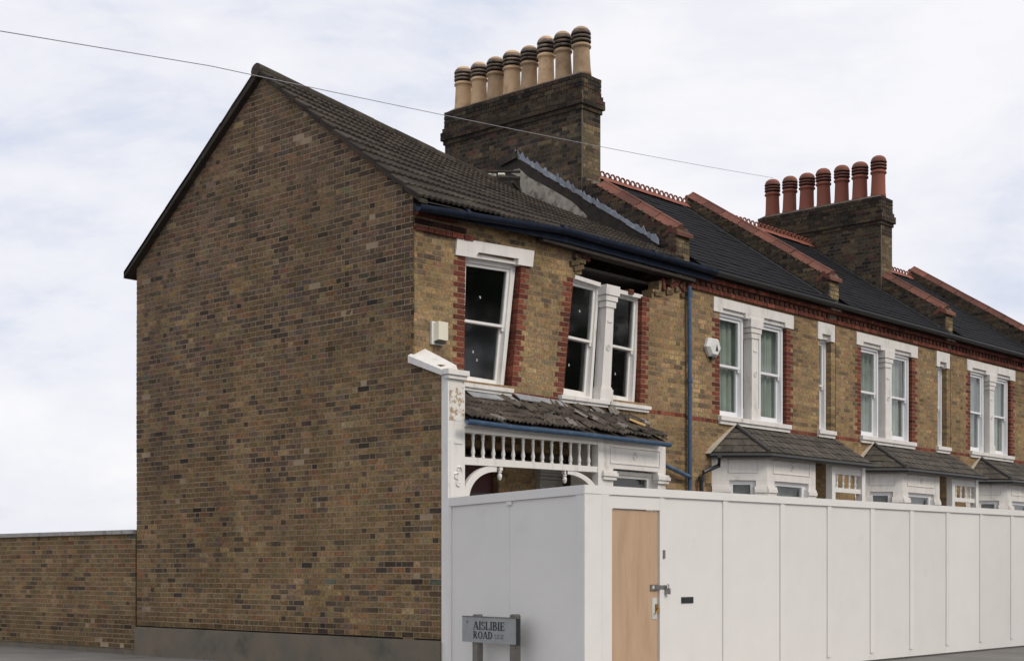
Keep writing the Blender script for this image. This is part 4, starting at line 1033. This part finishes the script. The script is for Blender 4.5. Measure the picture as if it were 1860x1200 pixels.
# ==================================================================================================== HOARDING
A = Vector((-.02, -.66, 0)); B = Vector((-.403, -3.14, 0))
hd = thing('site_hoarding', (B.x, B.y, 0), 'white painted plywood hoarding round the front garden with a door in it', 'hoarding')
dR = (B-A).normalized(); nR = Vector((dR.y, -dR.x, 0))
if nR.x > 0: nR = -nR
dF = Vector((1, 0, 0)); nF = Vector((0, -1, 0))
def slab(O, d, n, s0, s1, za0, za1, zb0, zb1, o0, o1):
    """slab on a hoarding face: s along d, bottom heights za, top heights zb at each end, o0..o1 outwards"""
    p = lambda s, z, o: O+d*s+ZV*z+n*o
    return [p(s0, za0, o1), p(s1, za1, o1), p(s1, zb1, o1), p(s0, zb0, o1), p(s0, za0, o0), p(s1, za1, o0), p(s1, zb1, o0), p(s0, zb0, o0)]
lenR = (B-A).length
def topR(s): return lerp(2.238, 2.292, s/lenR)
def sR(px): return (onP(px, 1000, A, nR)-A).dot(dR)
def sF(px): return (onP(px, 1000, B, nF)-B).dot(dF)
def topF(s): return 2.292+.006*s
def topr(mb, O, d, n, s0, s1, top, h, o0, o1): mb.hexa(slab(O, d, n, s0, s1, top(s0)-h, top(s1)-h, top(s0), top(s1), o0, o1)); return mb
# return side: two boards
js = sR(926)
for s0, s1 in ((0.0, js-.002), (js+.002, lenR)):
    MB().hexa(slab(A, dR, nR, s0, s1, .03, .03, topR(s0)-.004, topR(s1)-.004, -.018, 0)).build('panel', 'hoarding_paint', hd)
topr(MB(), A, dR, nR, 0, lenR+.02, topR, .105, .001, .024).build('top_rail', 'hoarding_paint', hd)
topr(MB(), A, dR, nR, -.01, .05, lambda s: topR(s)-.107, 2.1, .001, .018).build('batten', 'hoarding_paint', hd)
topr(MB(), A, dR, nR, js-.05, js+.05, lambda s: topR(s)-.107, .05, .001, .018).build('batten', 'hoarding_paint', hd)
topr(MB(), A, dR, nR, lenR-.13, lenR+.02, lambda s: topR(s)-.107, 2.1, .001, .018).build('batten', 'hoarding_paint', hd)
# street side: boards, battens, door
d0, d1 = sF(1110), sF(1197); zd = onP(1150, 924, B, nF).z; c0 = sF(1092); c1 = sF(1205)
edges = [c1, sF(1312), sF(1416)]
while edges[-1] < 16: edges.append(edges[-1]+1.235)
for s0, s1 in zip(edges[:-1], edges[1:]): MB().hexa(slab(B, dF, nF, s0+.002, s1-.002, .03, .03, topF(s0)-.004, topF(s1)-.004, -.018, 0)).build('panel', 'hoarding_paint', hd)
topr(MB(), B, dF, nF, -.02, edges[-1], topF, .095, .001, .026).build('top_rail', 'hoarding_paint', hd)
for s in edges[1:-1]: topr(MB(), B, dF, nF, s, s+.11, lambda q: topF(q)-.097, 2.1, .001, .016).build('batten', 'hoarding_paint', hd)
topr(MB(), B, dF, nF, -.02, c0-.012, lambda q: topF(q)-.097, 2.15, .001, .020).build('corner_post', 'hoarding_paint', hd)
dfm = MB(); dfm.hexa(slab(B, dF, nF, c0, d0, .03, .03, topF(c0)-.115, topF(d0)-.115, -.03, .012)).hexa(slab(B, dF, nF, d1, c1, .03, .03, topF(d1)-.097, topF(c1)-.097, -.03, .014)).hexa(slab(B, dF, nF, d0, d1, zd, zd, topF(d0)-.03, topF(d1)-.03, -.03, .0008)).hexa(slab(B, dF, nF, d0, d1, zd, zd, topF(d0)-.112, topF(d1)-.112, .0008, .0115))
dfm.hexa(slab(B, dF, nF, -.0, c0, .03, .03, 2.2, 2.2, -.03, -.005)); dfm.build('door_frame', 'hoarding_paint', hd)
door = MB().hexa(slab(B, dF, nF, d0+.006, d1-.010, .04, .04, zd-.01, zd-.01, -.05, -.012)).build('door', 'plywood', hd)
def fp(px, py, o=0.0): p = onP(px, py, B, nF); return ((p-B).dot(dF), p.z)
# lock plate with brass lever, hasp, letter slot, small bracket
s, z = fp(1190, 1104); lp = MB().hexa(slab(B, dF, nF, s-.05, s+.045, z-.125, z-.125, z+.125, z+.125, -.011, -.006)).build('lock_plate', 'label_white', door)
MB().hexa(slab(B, dF, nF, s+.005, s+.05, z-.04, z-.04, z+.05, z+.05, -.006, .004)).build('latch', 'brass', door)
a_ = B+dF*(s-.02)+ZV*(z-.06)+nF*.02; b_ = B+dF*(s+.05)+ZV*(z-.0)+nF*.025; MB().tube([a_, b_, b_-nF*.035], .009, 8).build('lever_handle', 'brass', door)
s, z = fp(1182, 1066); s2, _ = fp(1206, 1066)
hs = MB().hexa(slab(B, dF, nF, s, s+.13, z-.035, z-.035, z+.035, z+.035, -.011, .006)).hexa(slab(B, dF, nF, s+.06, s2+.02, z-.022, z-.022, z+.025, z+.025, .006, .022)); hs.build('hasp', 'steel', hd)
MB().hexa(slab(B, dF, nF, s+.02, s+.07, z-.02, z-.02, z+.02, z+.02, .006, .012)).build('hasp_bolt', 'label_white', hd)
pk = thing('padlock', B+dF*(s2+.02)+ZV*(z-.06)+nF*.03, 'small steel padlock hanging from the hasp on the plywood door', 'padlock')
pm_ = MB().hexa(slab(B, dF, nF, s2-.01, s2+.07, z-.075, z-.085, z-.005, z-.015, .024, .048)); pm_.build('lock_body', 'steel', pk)
o = B+nF*.036+ZV*(z-.01); MB().tube([o+dF*(s2+.01), o+dF*(s2+.01)+ZV*.03, o+dF*(s2+.03)+ZV*.045, o+dF*(s2+.05)+ZV*.03, o+dF*(s2+.05)-ZV*.005], .006, 8).build('shackle', 'steel', pk)
s, z = fp(1248, 1089); lb = MB().hexa(slab(B, dF, nF, s-.125, s+.125, z-.038, z-.038, z+.038, z+.038, .0005, .008)); lbo = lb.build('letter_slot', 'plastic_dark', hd)
MB().hexa(slab(B, dF, nF, s-.10, s+.10, z-.022, z-.022, z+.022, z+.022, .008, .013)).build('flap', 'black_iron', lbo)
s, z = fp(1204, 1006); MB().hexa(slab(B, dF, nF, s-.02, s+.02, z-.05, z-.05, z+.05, z+.05, .0145, .024)).build('hinge_plate', 'post_grey', hd)

# ==================================================================================================== STREET NAME SIGN
off = .22; SP = A+nR*off
sg = thing('street_sign', SP+dR*.9, 'grey street name plate reading AISLIBIE ROAD on two short posts', 'street sign')
def ss(px, py): p = onP(px, py, SP, nR); return ((p-SP).dot(dR), p.z)
a, zt = ss(841, 1119); b, zt2 = ss(939, 1124); zb_ = ss(841, 1164)[1]
plate = MB().hexa(slab(SP, dR, nR, a, b, zb_, zb_, zt, zt, 0, .012)).build('name_plate', 'sign_grey', sg)
MB().hexa(slab(SP, dR, nR, b+.001, b+.018, zb_-.01, zb_-.01, zt+.01, zt+.01, -.03, .016)).build('plate_edge', 'plastic_dark', sg)
MB().hexa(slab(SP, dR, nR, a, b+.02, zt+.001, zt+.001, zt+.012, zt+.012, -.02, .016)).build('plate_cap', 'post_grey', sg)
for pxx in (862, 930):
    s, z = ss(pxx, 1113); z -= .012; pts = [(s-.045, z-.02), (s-.025, z), (s+.025, z), (s+.045, z-.02), (s+.045, 0), (s-.045, 0)]
    MB().prism([SP+dR*u+ZV*w-nR*.003 for u, w in pts], -nR*.09).build('post', 'post_grey', sg)
# lettering (raised black roman capitals)
def glyph(ch):
    """list of quads (2D) on a unit em height"""
    T, t, s_ = .17, .07, .06
    def st(x0, y0, x1, y1, w):
        dx, dy = x1-x0, y1-y0; l = math.hypot(dx, dy); nx, ny = -dy/l*w/2, dx/l*w/2
        return [(x0+nx, y0+ny), (x1+nx, y1+ny), (x1-nx, y1-ny), (x0-nx, y0-ny)]
    def stem(x, y0=0, y1=1, w=T): return [st(x, y0, x, y1, w)]
    def serif(x, y, w=.30): return [st(x-w/2, y+(s_/2 if y == 0 else -s_/2), x+w/2, y+(s_/2 if y == 0 else -s_/2), s_)]
    def arc_(cx, cy, rx, ry, a0, a1, wv, n=10):
        out = []
        for i in range(n):
            def pt(k, r):
                a = math.radians(lerp(a0, a1, k/n)); w = lerp(t, wv, abs(math.cos(a))); rr = 1
                return (cx+(rx+(r-.5)*w)*math.cos(a), cy+(ry+(r-.5)*w)*math.sin(a))
            out.append([pt(i, 1), pt(i+1, 1), pt(i+1, 0), pt(i, 0)])
        return out
    if ch == 'I': return stem(.15)+serif(.15, 0)+serif(.15, 1), .30
    if ch == 'A': return [st(.10, .04, .36, .98, t), st(.38, .98, .66, .04, T), st(.18, .33, .55, .33, t)]+serif(.10, 0, .24)+serif(.66, 0, .28), .76
    if ch == 'L': return stem(.15)+serif(.15, 0)+serif(.15, 1)+[st(.2, .03, .56, .03, t), st(.545, 0, .56, .26, t)], .60
    if ch == 'E': return stem(.15)+serif(.15, 0, .28)+serif(.15, 1, .28)+[st(.2, .03, .56, .03, t), st(.2, .97, .54, .97, t), st(.2, .52, .42, .52, t), st(.55, 0, .56, .24, t), st(.53, 1, .54, .78, t), st(.42, .42, .42, .62, t)], .62
    if ch == 'B': return stem(.15)+serif(.12, 0, .24)+serif(.12, 1, .24)+arc_(.28, .755, .20, .215, -90, 90, T)+arc_(.30, .27, .24, .235, -90, 90, T)+[st(.15, .97, .29, .97, t), st(.15, .53, .3, .53, t), st(.15, .035, .31, .035, t)], .64
    if ch == 'R': return stem(.15)+serif(.15, 0)+serif(.12, 1, .24)+arc_(.28, .74, .22, .23, -90, 90, T)+[st(.15, .97, .29, .97, t), st(.15, .51, .3, .51, t), st(.32, .5, .60, .03, T)]+serif(.64, 0, .2), .74
    if ch == 'O': return arc_(.36, .5, .28, .47, 0, 360, T, 24), .72
    if ch == 'D': return stem(.15)+serif(.12, 0, .24)+serif(.12, 1, .24)+arc_(.27, .5, .34, .47, -90, 90, T, 14)+[st(.15, .97, .29, .97, t), st(.15, .035, .29, .035, t)], .72
    if ch == 'S': return arc_(.27, .74, .19, .225, 40, 270, T*.8, 12)+arc_(.27, .27, .20, .24, 90, -140, T*.8, 12)+[st(.42, .72, .44, .95, t), st(.09, .05, .08, .3, t)], .54
    if ch == '1': return stem(.15)+serif(.15, 0)+[st(.03, .82, .15, .97, t)], .32
    if ch == '2': return arc_(.24, .74, .18, .23, 170, -30, T*.8, 10)+[st(.40, .62, .08, .06, T*.8), st(.05, .05, .48, .05, .1)], .54
    if ch == '.': return [st(.03, .06, .13, .06, .12)], .18
    return [], .4
def text(txt, s0, z0, h, wd, m, name):
    mb = MB(); adv = sum(glyph(c)[1] for c in txt)+.05*(len(txt)-1); k = wd/adv; x = s0
    for c in txt:
        qs, w = glyph(c)
        for q in qs: mb.prism([SP+dR*(x+u*k)+ZV*(z0+v*h)+nR*.0125 for u, v in q], nR*.002)
        x += (w+.05)*k
    mb.build(name, m, plate)
def line_(p0, p1, py0, py1, txt, m, name):
    s0, z0 = ss(p0, py1); s1, z1 = ss(p1, py1); zt_ = ss(p0, py0)[1]; text(txt, s0, z0, zt_-z0, s1-s0, m, name)
line_(861, 918, 1127, 1142, 'AISLIBIE', 'sign_black', 'lettering')
line_(861, 896, 1145, 1158, 'ROAD', 'sign_black', 'lettering')
line_(900, 916, 1151, 1159, 'S.E.12', 'sign_faded', 'lettering')
s, z = ss(850, 1128); MB().prism([SP+dR*(s+.016*math.cos(i*math.pi/4))+ZV*(z+.016*math.sin(i*math.pi/4))+nR*.0125 for i in range(8)], nR*.003).build('bolt', 'sign_faded', plate)

# ==================================================================================================== GARDEN WALL beyond the gable
gwl = thing('garden_wall', (.1, 12, 0), 'low brick garden wall with flat coping behind the end house', 'wall'); HG = House(gwl)
gc = MB(); gp = MB().box(.02, .2, YG+.01, 24, 0, .1).build('footing', 'plinth_cement', gwl)
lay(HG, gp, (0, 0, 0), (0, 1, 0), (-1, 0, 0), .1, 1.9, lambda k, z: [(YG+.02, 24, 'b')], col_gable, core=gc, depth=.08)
gc.build('mortar', 'mortar_side', gp); finish_bricks(HG, 0)
for i in range(30): MB().box(-.05, .28, YG+.03+i*.592, YG+.03+i*.592+.585, 1.905, 1.97).build('coping_stone', 'stone_grey', gwl)

# ==================================================================================================== overhead cable
def cpt(px, py, D): return CAM+ray(px, py)*D
p0, p1 = cpt(382, 120, 14.0), cpt(1404, 323, 33.3); q0 = cpt(-700, -90, 1/(1/14+(382+700)*(1/14-1/33)/1010))
pts = []
for i in range(33):
    t = i/32; p = p0.lerp(p1, t); p.z -= .05*4*t*(1-t); pts.append(p)
cb = MB().tube([q0, q0.lerp(p0, .5)-Vector((0, 0, .05))]+pts, .0042, 6).build('overhead_cable', 'cable')
tag(cb, 'thin telephone wire slung across the sky in front of the roofs', 'cable')

# ==================================================================================================== street trees across the road (mirrored in the panes)
def street_tree(x, y, h, label, seed):
    rr = random.Random(seed); t = thing('street_tree', (x, y, -.12), label, 'tree', 'street trees across the road')
    tr = MB(); tops = []
    tr.tube([(x, y, -.13), (x+.05, y, 1.5), (x-.03, y+.05, h*.38)], [.26, .2, .16], 10)
    for i in range(9):
        a = i*2.4+rr.random(); e = (x+math.cos(a)*h*.26*rr.uniform(.6, 1.1), y+math.sin(a)*h*.26*rr.uniform(.6, 1.1), h*rr.uniform(.55, .9)); tops.append(e)
        tr.tube([(x-.03, y+.05, h*.36), ((x+e[0])/2, (y+e[1])/2, h*.55), e], [.11, .07, .03], 6)
    tr.build('trunk', 'bark', t)
    lf = MB(); cl = [(tops[rr.randrange(9)], rr.uniform(1.2, 2.1)) for _ in range(26)]
    cl = [((c[0]+rr.gauss(0, .8), c[1]+rr.gauss(0, .8), c[2]+rr.gauss(0, .7)), r) for c, r in cl]
    for k in range(5200):
        c, r = cl[rr.randrange(26)]; d = Vector((rr.gauss(0, 1), rr.gauss(0, 1), rr.gauss(0, .8))).normalized()*r*rr.random()**.4
        p = Vector(c)+d; n = Vector((rr.gauss(0, 1), rr.gauss(0, 1), rr.gauss(0, 1))).normalized(); a = n.orthogonal().normalized()*.17; b = n.cross(a).normalized()*.12; i = len(lf.v)
        lf.v += [tuple(p-a), tuple(p-b), tuple(p+a), tuple(p+b)]; lf.face((i, i+1, i+2, i+3))
    lf.build('crown', 'leaf', t)
for i, (x, y, h, lb) in enumerate(((14, -20, 12, 'tall street tree across the road facing the end house'), (22, -21, 14, 'tallest street tree across the road facing the curtained windows'), (31, -20, 13, 'broad street tree across the road towards the red pots'), (41, -20.5, 14, 'furthest street tree along the opposite pavement'))): street_tree(x, y, h, lb, 50+i)
